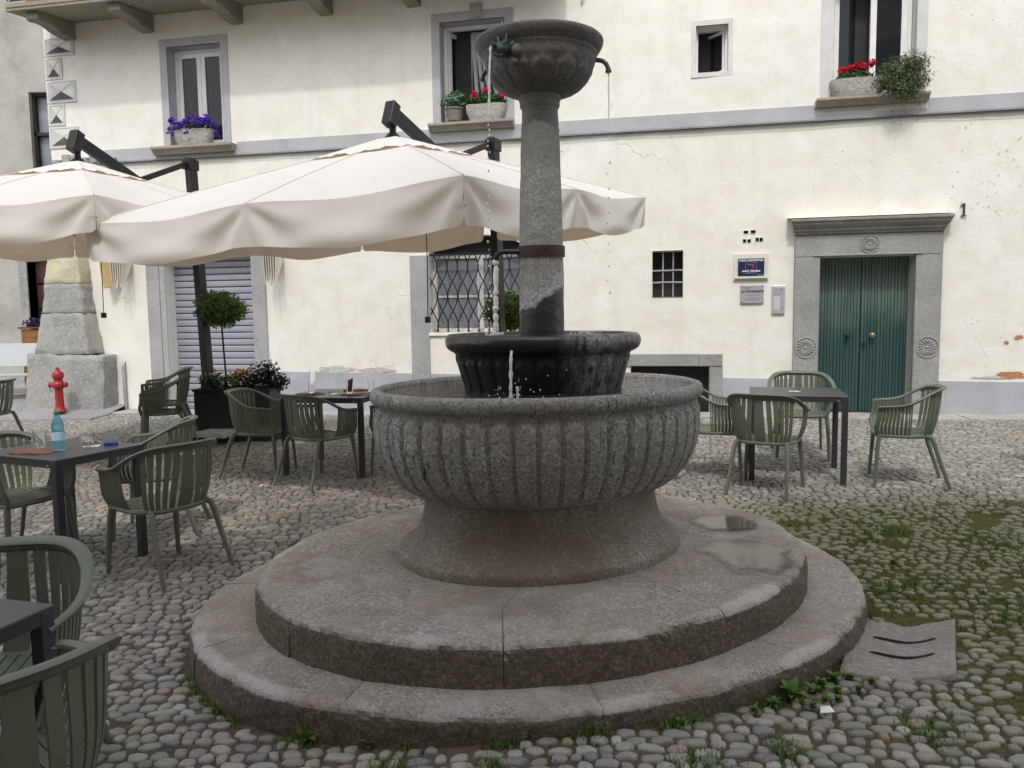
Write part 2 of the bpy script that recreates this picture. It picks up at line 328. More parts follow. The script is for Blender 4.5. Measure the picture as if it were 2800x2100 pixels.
    leaf('shrub_leaf', (.05, .075, .035), (.13, .17, .08)); leaf('dark_leaf', (.012, .008, .014), (.045, .03, .045)); leaf('weed_leaf', (.045, .11, .018), (.12, .22, .045)); leaf('moss_leaf', (.05, .075, .012), (.12, .14, .025))
    leaf('petunia', (.05, .012, .30), (.13, .03, .50)); leaf('geranium', (.42, .008, .02), (.70, .02, .05)); leaf('pink_geranium', (.55, .01, .07), (.78, .03, .13)); leaf('begonia_y', (.65, .36, .03), (.80, .50, .08)); leaf('begonia_p', (.60, .36, .30), (.75, .52, .44)); leaf('pansy_w', (.6, .6, .6), (.8, .8, .78)); leaf('pansy_d', (.02, .015, .06), (.06, .04, .12))
    M['bark'] = simple("thin_trunk", (.05, .04, .03), .9, var=.3, nscale=30)
    M['soil'] = simple("potting_soil", (.03, .024, .018), .95, var=.4, nscale=30)
    M['pot'] = simple("brown_pot", (.20, .17, .155), .7, var=.12)
    # water
    s = NT("pool_water"); s.p.inputs['Base Color'].default_value = (.045, .042, .036, 1); s.p.inputs['Roughness'].default_value = .04; s.p.inputs['IOR'].default_value = 1.33
    s.p.inputs['Specular IOR Level'].default_value = .6; wv = s.noise(13, 3, .5, s.co(scale=(1, 1.8, 1)), .8); s.bump(wv, .9, .03); M['water'] = s.m
    s = NT("falling_water"); s.p.inputs['Base Color'].default_value = (.96, .97, .98, 1); s.p.inputs['Roughness'].default_value = .06; s.p.inputs['Transmission Weight'].default_value = .35; s.p.inputs['IOR'].default_value = 1.33; s.bump(s.noise(60, 3), .6, .01); M['stream'] = s.m
    s = NT("puddle_water"); s.p.inputs['Base Color'].default_value = (.12, .10, .085, 1); s.p.inputs['Roughness'].default_value = .07; s.p.inputs['Specular IOR Level'].default_value = .42; s.bump(s.noise(6, 2), .02, .01); at = s.n("Attribute", attribute_name="edge"); ms = s.ramp(s.math('ADD', s.math('MULTIPLY', s.math('SUBTRACT', s.noise(4.5, 4, .6), .5), 1.1), at, 0, 'Fac'), [(.46, 1), (.72, 0)]); tp = s.n("BsdfTransparent"); mx = s.n("MixShader"); s.l(ms, 0, mx, 0); s.l(tp, 0, mx, 1); s.l(s.p, 0, mx, 2); s.l(mx, 0, s.out, 0); M['puddle'] = s.m
    s = NT("clear_glass"); s.p.inputs['Base Color'].default_value = (.95, .96, .96, 1); s.p.inputs['Roughness'].default_value = .03; s.p.inputs['Transmission Weight'].default_value = 1; s.p.inputs['IOR'].default_value = 1.2; M['tumbler'] = s.m
    s = NT("blue_bottle"); s.p.inputs['Base Color'].default_value = (.35, .72, .90, 1); s.p.inputs['Roughness'].default_value = .08; s.p.inputs['Transmission Weight'].default_value = .8; s.p.inputs['IOR'].default_value = 1.2; M['bottle'] = s.m
    M['bottlelabel'] = simple("bottle_label", (.45, .66, .80), .5, var=.2, nscale=60)
    M['cap'] = simple("green_cap", (.02, .22, .10), .4)
    M['leather'] = simple("brown_leather", (.17, .065, .04), .6, var=.25, nscale=25, bump=.2)
    M['packblue'] = simple("blue_packet", (.02, .04, .25), .4, var=.5, nscale=50)
    M['hydrant'] = simple("red_hydrant", (.30, .016, .016), .45, var=.1, nscale=8, bump=.05)
    M['black'] = simple("black_part", (.015, .015, .015), .6)
    M['woodbox'] = simple("orange_wood", (.30, .13, .05), .7, var=.25, nscale=8); M['woodbox_d'] = simple("dark_wood", (.12, .05, .03), .7, var=.25, nscale=8)
    M['paper'] = simple("white_paper", (.8, .8, .78), .8)
    M['ochre'] = simple("ochre_plaster", (.72, .66, .56), .95, var=.1, nscale=2); M['rooftile'] = simple("roof_tile", (.28, .13, .08), .9, var=.3, nscale=10); M['shut_wood'] = simple("wood_shutter", (.06, .05, .045), .7)
    # ground
    s = NT("bedding_earth"); n1 = s.noise(3.2, 7, .65); n2 = s.noise(40, 5, .65); at = s.n("Attribute", attribute_name="moss")
    dirt = s.ramp(n2, [(.3, (.060, .047, .034)), (.7, (.155, .122, .088))]); mos = s.ramp(n2, [(.3, (.035, .038, .010)), (.55, (.085, .085, .022)), (.75, (.16, .155, .035))])
    mm = s.math('ADD', s.math('MULTIPLY', at, 1.0, 'Fac'), s.math('MULTIPLY', s.math('SUBTRACT', n1, .5), 1.5)); s.color(s.mix(s.ramp(mm, [(.25, 0), (.62, .9)]), dirt, mos)); s.rough(.97); s.p.inputs['Specular IOR Level'].default_value = .15; s.bump(n2, .8, .02); M['earth'] = s.m
    s = NT("cobble_stone"); at = s.n("Attribute", attribute_name="tint"); oi = s.n("ObjectInfo"); fr = s.math('FRACT', s.math('ADD', at, oi, 'Fac', 'Random'))
    cr = s.ramp(fr, [(0, (.165, .16, .15)), (.16, (.27, .255, .23)), (.3, (.37, .35, .315)), (.42, (.175, .178, .182)), (.55, (.29, .27, .235)), (.68, (.40, .38, .345)), (.8, (.21, .205, .195)), (.88, (.31, .28, .22)), (.94, (.30, .23, .18)), (.97, (.48, .465, .43)), (1, (.23, .22, .205))])
    mp = s.co(kind='Generated') ; ge = s.n("NewGeometry"); vv = s.n("VectorMath", operation='SCALE'); vv.inputs[3].default_value = 1.0; s.l(ge, 'Position', vv, 0)
    sp = s.noise(170, 4, .65, vv); md = s.noise(28, 5, .6, vv); c2 = s.mix(s.ramp(sp, [(.4, .45), (.6, 0)]), cr, (.11, .11, .11)); c3 = s.mix(s.ramp(sp, [(.58, 0), (.72, .5)]), c2, (.5, .49, .47)); c4 = s.mix(s.ramp(md, [(.48, 0), (.72, .55)]), c3, (.17, .15, .11))
    mo = s.n("Attribute", attribute_name="mossy"); c5 = s.mix(s.ramp(s.math('MULTIPLY', s.math('ADD', md, .25), mo, 0, 'Fac'), [(.22, 0), (.62, .65)]), c4, (.15, .145, .05))
    s.color(c5); s.rough(.68); bp = s.bump(md, .35, .01); s.bump(sp, .3, .003, prev=bp); M['cobble'] = s.m
    M['flag'] = granite("pavement_slab", (.40, .385, .37), (.24, .23, .22), (.52, .51, .49), 90, .85, .35, (.31, .29, .27), .5, amp=.5).m
    M['lane'] = granite("lane_setts", (.27, .265, .28), (.16, .16, .17), (.36, .36, .37), 30, .7, .5, (.34, .32, .30), .5, amp=.4).m
    M['drain'] = granite("drain_stone", (.25, .235, .215), (.14, .13, .12), (.36, .34, .31), 90, .85, .5, (.19, .165, .15), .5, amp=.6).m
build_materials()
# ================================================================== GROUND
FC = Vector((0.155, 4.18))                       # fountain centre
def ell_in(x, y, a, b, ang):
    c, s = math.cos(rad(ang)), math.sin(rad(ang)); dx, dy = x-FC.x, y-FC.y
    return math.hypot((c*dx+s*dy)/a, (-s*dx+c*dy)/b)
WO = (0.0, 11.235); WANG = -11.4457; WU = (math.cos(rad(WANG)), math.sin(rad(WANG)))
def wall_y(x): return WO[1] + (WU[1]/WU[0])*x
def lane_z(x, y): return gz(x, 11.6) + 0.01 + 0.14*max(0.0, y-11.9)
MB_BLOBS = [(2.3, 4.25, .75, 1.0), (2.75, 3.3, .6, .55), (2.0, 2.75, .55, .45), (2.9, 5.1, .9, .8), (2.0, 5.3, .7, .65), (3.9, 5.6, .9, .5), (1.1, 2.75, .4, .4), (3.3, 2.6, 1.0, .6), (-1.2, 5.3, .5, .25), (-1.7, 4.6, .4, .25), (-.9, 2.6, .5, .22), (.1, 2.45, .5, .22), (3.6, 4.2, .8, .5)]
def moss(x, y):
    m = sum(h*math.exp(-((x-a)**2+(y-b)**2)/(r*r)) for a, b, r, h in MB_BLOBS)
    e = ell_in(x, y, 1.86, 1.5, 21)
    if e > .9: m += .30*math.exp(-((e-1.0)/.03)**2)
    return min(1.0, m)
def make_ground():
    xs = np.concatenate([np.linspace(-45, -9, 10), np.arange(-8.5, 8.6, .14), np.linspace(9, 45, 10)]); ys = np.concatenate([np.linspace(-30, 1, 8), np.arange(1.3, 12.6, .14), np.linspace(13, 60, 10)])
    X, Y = np.meshgrid(xs, ys); V = []; ms = []
    for x, y in zip(X.ravel(), Y.ravel()):
        V.append((x, y, gz(x, y) - .013 + .005*noise.noise(Vector((x*3, y*3, 0))))); ms.append(moss(x, y))
    nx, ny = len(xs), len(ys); i = np.arange(nx-1)[None, :] + (np.arange(ny-1)*nx)[:, None]; i = i.ravel()
    o = mk("ground", npmesh("ground", V, np.stack([i, i+1, i+1+nx, i+nx], 1), True, {'moss': ms}), M['earth']); tag(o, kind='structure'); return o
GROUND = make_ground()
# cobbles: domed stones laid in wavering courses
NS = 9
def cobble_variant(k):
    rg = np.random.default_rng(100+k); rings = [(.97, -.8), (1.0, .15), (.935, .70), (.70, .93)]; ph = rg.uniform(0, 6.28, 3); am = rg.uniform(.03, .10, 3); pw = rg.uniform(.68, .95); V = []
    for (r, z) in rings:
        for j in range(NS):
            q = 2*PI*j/NS + .2; c, s = math.cos(q), math.sin(q); m = r*(1+am[0]*math.cos(2*q+ph[0])+am[1]*math.cos(3*q+ph[1])+am[2]*math.cos(4*q+ph[2]))
            V.append((m*math.copysign(abs(c)**pw, c), m*math.copysign(abs(s)**pw, s), z+rg.uniform(-.05, .05)))
    V.append((rg.uniform(-.12, .12), rg.uniform(-.12, .12), 1.0)); F = []
    for i in range(3):
        for j in range(NS):
            j2 = (j+1) % NS; a, b, c, d = i*NS+j, i*NS+j2, (i+1)*NS+j2, (i+1)*NS+j; F += [(a, b, c), (a, c, d)]
    t = len(V)-1
    for j in range(NS): F.append((3*NS+j, 3*NS+(j+1) % NS, t))
    return np.array(V), np.array(F)
VARS = [cobble_variant(k) for k in range(12)]
DRAIN = [(1.40, 3.20), (1.88, 3.16), (2.22, 3.76), (1.74, 3.80)]
def in_poly(x, y, P):
    c = False
    for i in range(len(P)):
        (x1, y1), (x2, y2) = P[i], P[i-1]
        if (y1 > y) != (y2 > y) and x < (x2-x1)*(y-y1)/(y2-y1)+x1: c = not c
    return c
def lay_cobbles():
    rg = np.random.default_rng(5); out = []; y0 = 1.45
    while y0 < 12.6:
        rp = rg.uniform(.044, .068); x = -.82*(y0+.4)-.8 + rg.uniform(0, .1)
        while x < .88*(y0+.4)+1.0:
            L = rg.choice([rg.uniform(.042, .066), rg.uniform(.062, .095), rg.uniform(.09, .13)], p=[.34, .44, .22])
            cx = x+L/2; wav = .09*math.sin(cx*1.1+y0*.4)+.05*noise.noise(Vector((cx*.9, y0*.9, 3))); cy = y0 - .17*cx*.35 + wav + rg.normal(0, .008)
            x += L
            if ell_in(cx, cy, 1.825, 1.46, 21) < 1.012: continue
            if cy > wall_y(cx)-.47 or cy < 1.4 or in_poly(cx, cy, DRAIN): continue
            if cx < -6.3 and cy > 11.75: continue
            mo = moss(cx, cy); gone = noise.noise(Vector((cx*2.2, cy*2.2, 8)))
            if mo > .55 and (gone > .42 or rg.uniform() < .10*mo): continue
            sc = 1-.24*mo*rg.uniform(.3, 1.2)
            out.append((cx, cy, (L/2-.0025)*sc, (rp/2)*sc*rg.uniform(.92, 1.15), rg.uniform(.0165, .024)*(1-.12*mo), rg.normal(-.05, .20), int(rg.integers(12)), rg.uniform(), mo))
        y0 += rp
    return out
STONES = lay_cobbles()
def place_cobbles():
    near = sorted([s for s in STONES if abs(s[0]) < .66*s[1] and s[1] > 1.75], key=lambda s: s[0]**2+s[1]**2)[:300]; ns = set(id(s) for s in near)
    vm = []
    for k, (V, F) in enumerate(VARS):
        me = npmesh("cobble", V, F, True, {'tint': np.full(len(V), k*.083)}); me.materials.append(M['cobble']); vm.append(me)
    for (x, y, a, b, h, r, k, t, mo) in near:
        o = bpy.data.objects.new("cobble", vm[k]); COL.objects.link(o); o.parent = GROUND; o.location = (x, y, gz(x, y)-.018); o.scale = (a, b, h); o.rotation_euler = (0, 0, r)
    Vs, Fs, Ts, Ms = [], [], [], []; n = 0
    for s in STONES:
        if id(s) in ns: continue
        x, y, a, b, h, r, k, t, mo = s; V, F = VARS[k]; Ms.append(np.full(len(V), mo)); c, sn = math.cos(r), math.sin(r); X = V[:, 0]*a; Y = V[:, 1]*b
        Vs.append(np.stack([x+c*X-sn*Y, y+sn*X+c*Y, gz(x, y)-.018+V[:, 2]*h], 1)); Fs.append(F+n); Ts.append(np.full(len(V), t)); n += len(V)
    o = mk("cobbles", npmesh("cobbles", np.concatenate(Vs), np.concatenate(Fs), True, {'tint': np.concatenate(Ts), 'mossy': np.concatenate(Ms)}), M['cobble'], GROUND); tag(o, kind='stuff')
place_cobbles()
# ------------------------------------------------------------------ pavement strip at the foot of the facade, lane on the left
BW = empty("town_house", (WO[0], WO[1], 0), rad(WANG))
def wloc(u, off, z=0): return (WO[0]+WU[0]*u+WU[1]*off, WO[1]+WU[1]*u-WU[0]*off, z)   # facade frame -> world (off towards the square)
def wgz(u, off=0): p = wloc(u, off); return gz(p[0], p[1])
def pavement():
    m = MB(); m.box(-6.35, 9.5, -.48, .02, -.2, .0); root = m.build("pavement", M['mortar']); root.location = (WO[0], WO[1], 0); root.rotation_euler = (0, 0, rad(WANG))
    for v in root.data.vertices: 
        if v.co.z > -.1: v.co.z = wgz(v.co.x, -v.co.y)-.006
    tag(root, kind='structure'); u = -6.35; rg = random.Random(3)
    while u < 9.4:
        L = rg.uniform(.7, 1.25); L = min(L, 9.5-u); z0, z1 = wgz(u+.01, .25), wgz(u+L, .25); dz = rg.uniform(0, .006); s = MB(); e0 = -.48+rg.uniform(-.012, .012)
        s.hexa([(u+.004, e0, z0-.1), (u+L-.004, e0, z1-.1), (u+L-.004, .0, z1-.1), (u+.004, .0, z0-.1)], [(u+.004, e0, z0+.004+dz), (u+L-.004, e0, z1+.004+dz), (u+L-.004, .0, z1+.009+dz), (u+.004, .0, z0+.009+dz)])
        s.build("slab", M['flag'], root, bevel=.006); u += L
pavement()
def lane():
    m = MB(); xs = [-16, -12, -10, -8.6, -7.4, -6.3]; ys = [11.4, 11.9, 12.6, 13.4, 14.2, 15.2, 17]
    vs = [(x, y, lane_z(x, y)) for y in ys for x in xs]; nx = len(xs)
    m.add(vs, [(j*nx+i, j*nx+i+1, (j+1)*nx+i+1, (j+1)*nx+i) for j in range(len(ys)-1) for i in range(nx-1)])
    m.add([(-16, 11.4, -.1), (-6.3, 11.4, -.1), (-6.3, 11.4, lane_z(-6.3, 11.4)), (-16, 11.4, lane_z(-16, 11.4))], [(0, 1, 2, 3)])
    o = m.build("lane", M['lane']); tag(o, kind='structure')
    rg = random.Random(9)
    for j in range(7):     # slabs of the wheel track and kerb band
        y = 11.55+j*.5; a = MB()
        a.hexa([(-9.3+.25*j*.2, y, lane_z(-9, y)-.05), (-8.75+.05*j, y, lane_z(-9, y)-.05), (-8.75+.05*j, y+.48, lane_z(-9, y+.48)-.05), (-9.3+.05*j, y+.48, lane_z(-9, y+.48)-.05)], [(-9.3+.05*j, y, lane_z(-9, y)+.006), (-8.75+.05*j, y, lane_z(-9, y)+.006), (-8.75+.05*j, y+.48, lane_z(-9, y+.48)+.006), (-9.3+.05*j, y+.48, lane_z(-9, y+.48)+.006)]); a.build("slab", M['flag'], o)
lane()

# ================================================================== THE FACADE  (parts in the frame u, -off, z of BW)
tag(BW, "cream plastered old house with grey window surrounds and green double door", "house")
OPEN = dict(winUL=(-5.37, -4.46, 4.26, 5.775), winM=(-.99, -.035, 4.34, 5.768), winS=(2.59, 3.01, 4.81, 5.42), winUR=(4.31, 5.33, 4.34, 5.95), door=(4.22, 5.40, -.3, 2.31), barred=(2.02, 2.44, 1.816, 2.456), cellar=(1.72, 2.81, .1, .848), grated=(-1.235, .235, 1.345, 2.76), shut=(-5.60, -4.10, -.3, 2.62))
HOLES = [(3.238, 3.301, 2.655, 2.691), (3.333, 3.396, 2.656, 2.697), (3.23, 3.278, 2.538, 2.578), (3.292, 3.336, 2.536, 2.576), (3.397, 3.44, 2.547, 2.593), (3.449, 3.492, 2.545, 2.591)]
ARC_S, ARC_R = 2.50, .26     # springing height and rise of the arched window
def arch_z(u): t = (u+.5)/.735; return ARC_S + ARC_R*math.sqrt(max(0, 1-t*t))
def facade_wall():
    ops = list(OPEN.values())+HOLES; us = set(np.round(np.arange(-7.55, 9.6, .1), 3)); zs = set(np.round(np.arange(-.1, 9.6, .1), 3))
    def ins(S_, v):
        for q in list(S_):
            if abs(q-v) < .03 and q not in keep: S_.discard(q)
        S_.add(round(v, 4)); keep.add(round(v, 4))
    keep = set()
    for o in ops: ins(us, o[0]); ins(us, o[1])
    keep = set()
    for o in ops: ins(zs, o[2]); ins(zs, o[3])
    us = sorted(us); zs = sorted(zs); nu = len(us); V = []; F = []
    for z in zs:
        for u in us:
            d = .010*fbm(u*.7, z*.7, 2, 3) + .0045*fbm(u*3.3, z*3.3, 5, 3); V.append((u, -d, z))
    for j in range(len(zs)-1):
        zc = (zs[j]+zs[j+1])/2
        for i in range(nu-1):
            uc = (us[i]+us[i+1])/2
            if any(o[0] < uc < o[1] and o[2] < zc < o[3] for o in ops): continue
            F.append((j*nu+i, j*nu+i+1, (j+1)*nu+i+1, (j+1)*nu+i))
    m = MB(); m.add(V, F)
    for k, o in list(OPEN.items())+[('h', h) for h in HOLES]:
        u0, u1, z0, z1 = o; d = .30 if k != 'h' else .12; f = -.012
        m.add([(u0, f, z0), (u0, d, z0), (u0, d, z1), (u0, f, z1)], [(0, 1, 2, 3)]); m.add([(u1, f, z0), (u1, d, z0), (u1, d, z1), (u1, f, z1)], [(3, 2, 1, 0)])
        m.add([(u0, f, z0), (u1, f, z0), (u1, d, z0), (u0, d, z0)], [(0, 1, 2, 3)])
        if k != 'grated': m.add([(u0, f, z1), (u1, f, z1), (u1, d, z1), (u0, d, z1)], [(3, 2, 1, 0)])
    # spandrels and soffit of the arched window
    n = 20; u0, u1, z0, z1 = OPEN['grated']; A = [(u0+(u1-u0)*i/n) for i in range(n+1)]
    for i in range(n):
        a, b = A[i], A[i+1]; za, zb = arch_z(a), arch_z(b)
        m.add([(a, 0, za), (b, 0, zb), (b, 0, z1), (a, 0, z1)], [(0, 1, 2, 3)]); m.add([(a, 0, za), (b, 0, zb), (b, .3, zb), (a, .3, za)], [(3, 2, 1, 0)])
    # side wall round the left corner, top, far end
    m.add([(-7.55, 0, -.2), (-7.55, 7, -.2), (-7.55, 7, 9.5), (-7.55, 0, 9.5)], [(0, 1, 2, 3)][::1]); m.add([(9.5, 0, -.2), (9.5, 7, -.2), (9.5, 7, 9.5), (9.5, 0, 9.5)], [(3, 2, 1, 0)])
    m.build("wall", M['plaster'], BW, smooth=True, ang=30)
    r = MB(); r.hexa([(-8.1, -.6, 9.45), (10, -.6, 9.45), (10, 7.4, 9.45), (-8.1, 7.4, 9.45)], [(-8.1, -.6, 9.6), (10, -.6, 9.6), (10, 7.4, 11.5), (-8.1, 7.4, 11.5)]); r.build("roof", M['rooftile'], BW)
    q = MB(); q.box(-7.4, 9.4, .35, 3.2, 0, 9.2); b = q.build("interior", M['room'], BW);  # one dark box added behind the openings to stop light leaks
    for p in b.data.polygons: p.flip()
facade_wall()
def frame_rect(m, u0, u1, z0, z1, w, y0, y1):
    m.box(u0, u0+w, y0, y1, z0, z1); m.box(u1-w, u1, y0, y1, z0, z1); m.box(u0+w, u1-w, y0, y1, z1-w, z1); m.box(u0+w, u1-w, y0, y1, z0, z0+w)
def surround(parent, u0, u1, z0, z1, wl, wr, wt, wb, mat, proud=.014):
    m = MB(); m.box(u0-wl, u0, -proud, .02, z0-wb, z1+wt); m.box(u1, u1+wr, -proud, .02, z0-wb, z1+wt); m.box(u0, u1, -proud, .02, z1, z1+wt)
    if wb: m.box(u0, u1, -proud, .02, z0-wb, z0)
    # painted reveals
    for (a, b) in ((u0, u0+.004), (u1-.004, u1)): m.box(a, b, .02, .30, z0, z1)
    m.box(u0+.004, u1-.004, .02, .30, z1-.004, z1)
    return m.build("surround", mat, parent, bevel=.004)
def sill(parent, u0, u1, z, mat, h=.10, pr=.16):
    m = MB(); prof = [(0, z), (-pr, z), (-pr, z-h*.35), (-pr*.8, z-h*.45), (-pr*.62, z-h*.8), (-pr*.55, z-h), (0.02, z-h)]
    n = len(prof); k = len(prof); vs = [(u0, y, zz) for y, zz in prof]+[(u1, y, zz) for y, zz in prof]
    m.add(vs, [(i, (i+1) % n, n+(i+1) % n, n+i) for i in range(n)]+[tuple(reversed(range(n))), tuple(range(n, 2*n))]); return m.build("sill", mat, parent, bevel=.006)
def casement(parent, u0, u1, z0, z1, y, fw=.06, ang=0, hinge='l', mat='white', bar=None):
    """one glazed leaf; local to its hinge line so it can stand open"""
    W_ = u1-u0; m = MB(); sg = 1 if hinge == 'l' else -1
    a, b = (0, W_) if sg > 0 else (-W_, 0); frame_rect(m, a, b, z0, z1, fw, -.025, .025)
    if bar: m.box(a+fw, b-fw, -.018, .018, bar-.016, bar+.016)
    o = m.build("casement", M[mat], parent, bevel=.004); o.location = (u0 if sg > 0 else u1, y, 0); o.rotation_euler = (0, 0, rad(ang))
    g = MB(); g.box(a+fw-.003, b-fw+.003, -.004, .004, z0+fw-.003, z1-fw+.003); return o, g
def window(name_u, kind):
    u0, u1, z0, z1 = OPEN[name_u]; fr = MB(); d = .17; frame_rect(fr, u0+.008, u1-.008, z0+.004, z1-.008, .05, d, d+.07); win = fr.build("window", M['white'], BW, bevel=.004); return win, (u0+.058, u1-.058, z0+.054, z1-.058, d+.03)
# upper left window, closed
win, (a, b, c, d, y) = window('winUL', 0); mid = (a+b)/2
for (p, q, h) in ((a, mid, 'l'), (mid, b, 'r')):
    o, g = casement(win, p+.002, q-.002, c, d, y, .07, 0, h); gg = g.build("pane", M['glass'], win); gg.location = o.location
cu = MB(); cu.grid(lambda s, t: (a+.03+(b-a-.06)*s, y+.12+.012*math.sin(s*40), c+(d-c)*t), 60, 2); cu.build("curtain", M['curtain'], win).data.materials[0] = simple("dim_curtain", (.03, .03, .033), .95)  # near-black copy of the net curtain; dimness behind glass put into its colour
surround(win, -5.37, -4.46, 4.26, 5.775, .125, .125, .12, 0, M['greypaint']); sill(win, -5.63, -4.26, 4.262, M['sill'], .12, .17)
# upper middle window, leaves swung inwards
win, (a, b, c, d, y) = window('winM', 0); mid = (a+b)/2
o, g = casement(win, a, mid, c, d, y+.02, .06, 62, 'l'); gg = g.build("pane", M['glass'], win); gg.location = o.location; gg.rotation_euler = o.rotation_euler
o, g = casement(win, mid, b, c, d, y+.02, .06, -75, 'r'); gg = g.build("pane", M['glass'], win); gg.location = o.location; gg.rotation_euler = o.rotation_euler
cu = MB(); cu.grid(lambda s, t: (a+.32+(.22+.35*(1-t)**1.5)*s, y+.16+.02*math.sin(s*26)-.04*t, c+(d-c)*t), 40, 8); cu.build("curtain", M['curtain'], win, smooth=True)
surround(win, -.99, -.035, 4.34, 5.768, .122, .122, .125, 0, M['greypaint']); sill(win, -1.15, .09, 4.342, M['sill'], .11, .17)
rl = MB(); rl.box(-.535, -.36, -.05, .01, 5.785, 5.985); rl.build("relief_stone", M['rough_stone'], BW, bevel=.012)
# small upper window, one leaf ajar
u0, u1, z0, z1 = OPEN['winS']; fr = MB(); frame_rect(fr, u0+.004, u1-.004, z0+.004, z1-.004, .028, .10, .16); win = fr.build("window", M['white'], BW)
o, g = casement(win, u0+.03, u1-.03, z0+.03, z1-.03, .15, .035, -48, 'r', 'white'); gg = g.build("pane", M['glass'], win); gg.location = o.location; gg.rotation_euler = o.rotation_euler
surround(win, u0, u1, z0, z1, .06, .06, .07, .06, simple("pale_grey_paint", (.62, .61, .58), .9, var=.1, nscale=6, bump=.3), .012)
# upper right window, left leaf ajar
win, (a, b, c, d, y) = window('winUR', 0); mid = (a+b)/2
o, g = casement(win, a, mid, c, d, y+.02, .075, 24, 'l'); gg = g.build("pane", M['glass'], win); gg.location = o.location; gg.rotation_euler = o.rotation_euler
o, g = casement(win, mid, b, c, d, y, .075, 0, 'r'); gg = g.build("pane", M['glass'], win); gg.location = o.location
surround(win, 4.31, 5.33, 4.34, 5.95, .13, .13, .13, 0, simple("pale_surround", (.58, .58, .57), .9, var=.08, nscale=4, bump=.25, bscale=30)); sill(win, 4.12, 5.48, 4.342, M['sill'], .10, .17)
# barred window
u0, u1, z0, z1 = OPEN['barred']; gr = MB(); gr.box(u0-.01, u1+.01, .10, .101, z0-.01, z0-.009); bars = MB(); bars.tube([(u0-.02, .055, z0+.20), (u0+.2, .055, z0+.205), (u1+.02, .055, z0+.20)], .011, 6); root = bars.build("window_bars", M['pipe'], BW, smooth=True)
b2 = MB(); b2.tube([(u0-.02, .055, z0+.365), (u1+.02, .055, z0+.37)], .011, 6); b2.build("bar", M['pipe'], root, smooth=True)
for k in (1, 2):
    bb = MB(); x = u0+(u1-u0)*k/3+.004; bb.tube([(x, .07, z0-.02), (x+.003, .07, z1+.02)], .010, 6); bb.build("bar", M['pipe'], root, smooth=True)
# cellar opening with stone lintel and jamb
l = MB(); l.box(1.62, 2.655, -.03, .06, .848, 1.02); lr = l.build("lintel", M['doorstone'], BW, bevel=.008); l = MB(); l.box(2.659, 2.98, -.03, .06, .846, 1.018); l.build("lintel_piece", M['doorstone'], lr, bevel=.012)
l = MB(); l.box(2.812, 2.985, -.02, .2, .1, .844); l.build("jamb", M['doorstone'], BW, bevel=.008)
l = MB(); l.box(1.72, 2.81, .20, .21, .1, .85); mesh_ = l.build("cellar_screen", M['black'], BW)
for k in range(3):
    l = MB(); l.tube([(1.7, .12, .30+.2*k), (2.83, .12, .30+.2*k)], .010, 6); l.build("bar", M['iron'], mesh_, smooth=True)
# string course in three painted mouldings and a cable
def course():
    segs = [(-6.75, -5.52), (-4.325, 4.09), (5.495, 9.4)]; root = None
    m = MB(); m.box(-6.75, 9.4, -.03, .02, 4.10, 4.165); root = m.build("string_course", M['greypaint'], BW, bevel=.006)
    m = MB(); m.box(-6.75, 9.4, -.045, .02, 4.075, 4.098); m.build("drip_moulding", M['greypaint_d'], root, bevel=.004)
    for a, b in ((-6.75, -5.64), (-4.25, -1.16), (.10, 4.11), (5.49, 9.4)):
        m = MB(); m.box(a, b, -.016, .02, 4.168, 4.29); m.build("upper_band", M['greypaint'], root, bevel=.003)
    pts = []; u = -6.6
    while u < 9.2: pts.append((u, -.055, 4.068+.010*noise.noise(Vector((u*2.1, 0, 0))))); u += .15
    m = MB(); m.tube(pts, .006, 5); m.build("cable", M['black'], root, smooth=True)
course()
# dado
for a, b in ((-3.85, -1.525), (-1.235, 1.62), (2.99, 3.90), (5.72, 9.45), (-6.55, -5.94)):
    m = MB(); n = 24; top = []; z1 = lambda u: .752-.0137*(u+3.85)
    m.box(a, b, -.018, .02, 0, 0); m = MB(); za, zb = (.768-.0118*(a+3.86)), (.768-.0118*(b+3.86))
    if a < -6: continue
    m.hexa([(a, -.02, -.05), (b, -.02, -.05), (b, .02, -.05), (a, .02, -.05)], [(a, -.02, za), (b, -.02, zb), (b, .02, zb), (a, .02, za)]); m.build("dado", M['dado'], BW, bevel=.004)
# peeled plaster patches (irregular thin sheets)
def patch(u, z, w_, h_, mat, seed, proud=.009):
    m = MB(); rg = random.Random(seed); n = 26; vs = [(u, -proud, z)]
    for k in range(n):
        q = 2*PI*k/n; r = 1+.45*noise.noise(Vector((math.cos(q)*2.2, math.sin(q)*2.2, seed*3.1)))+.12*rg.uniform(-1, 1); vs.append((u+w_*r*math.cos(q), -proud, z+h_*r*math.sin(q)))
    m.add(vs, [(0, 1+k, 1+(k+1) % n) for k in range(n)]); m.build("peeled_patch", M[mat], BW)
for p in [(-2.75, .80, .30, .05, 'peel', 1), (-2.1, .785, .26, .04, 'peel', 2), (6.60, .735, .16, .045, 'brick_patch', 3), (6.35, .70, .22, .016, 'peel', 4), (6.66, 1.22, .05, .03, 'brick_patch', 5), (6.52, 1.15, .03, .02, 'brick_patch', 6)]: patch(*p, proud=.014)
# flat discs coloured as the shade in bullet-like dents beside the house number
pit = MB(); rg = random.Random(21)
for k in range(48):
    u, z = rg.uniform(5.75, 6.75), rg.uniform(2.75, 4.0); r = rg.uniform(.006, .013); n = 7
    pit.add([(u+r*math.cos(2*PI*i/n), -.0125, z+r*math.sin(2*PI*i/n)) for i in range(n)], [tuple(range(n))])
tag(pit.build("dent_shade_discs", simple("dent_shade", (.56, .54, .50), .95), BW), kind='stuff')

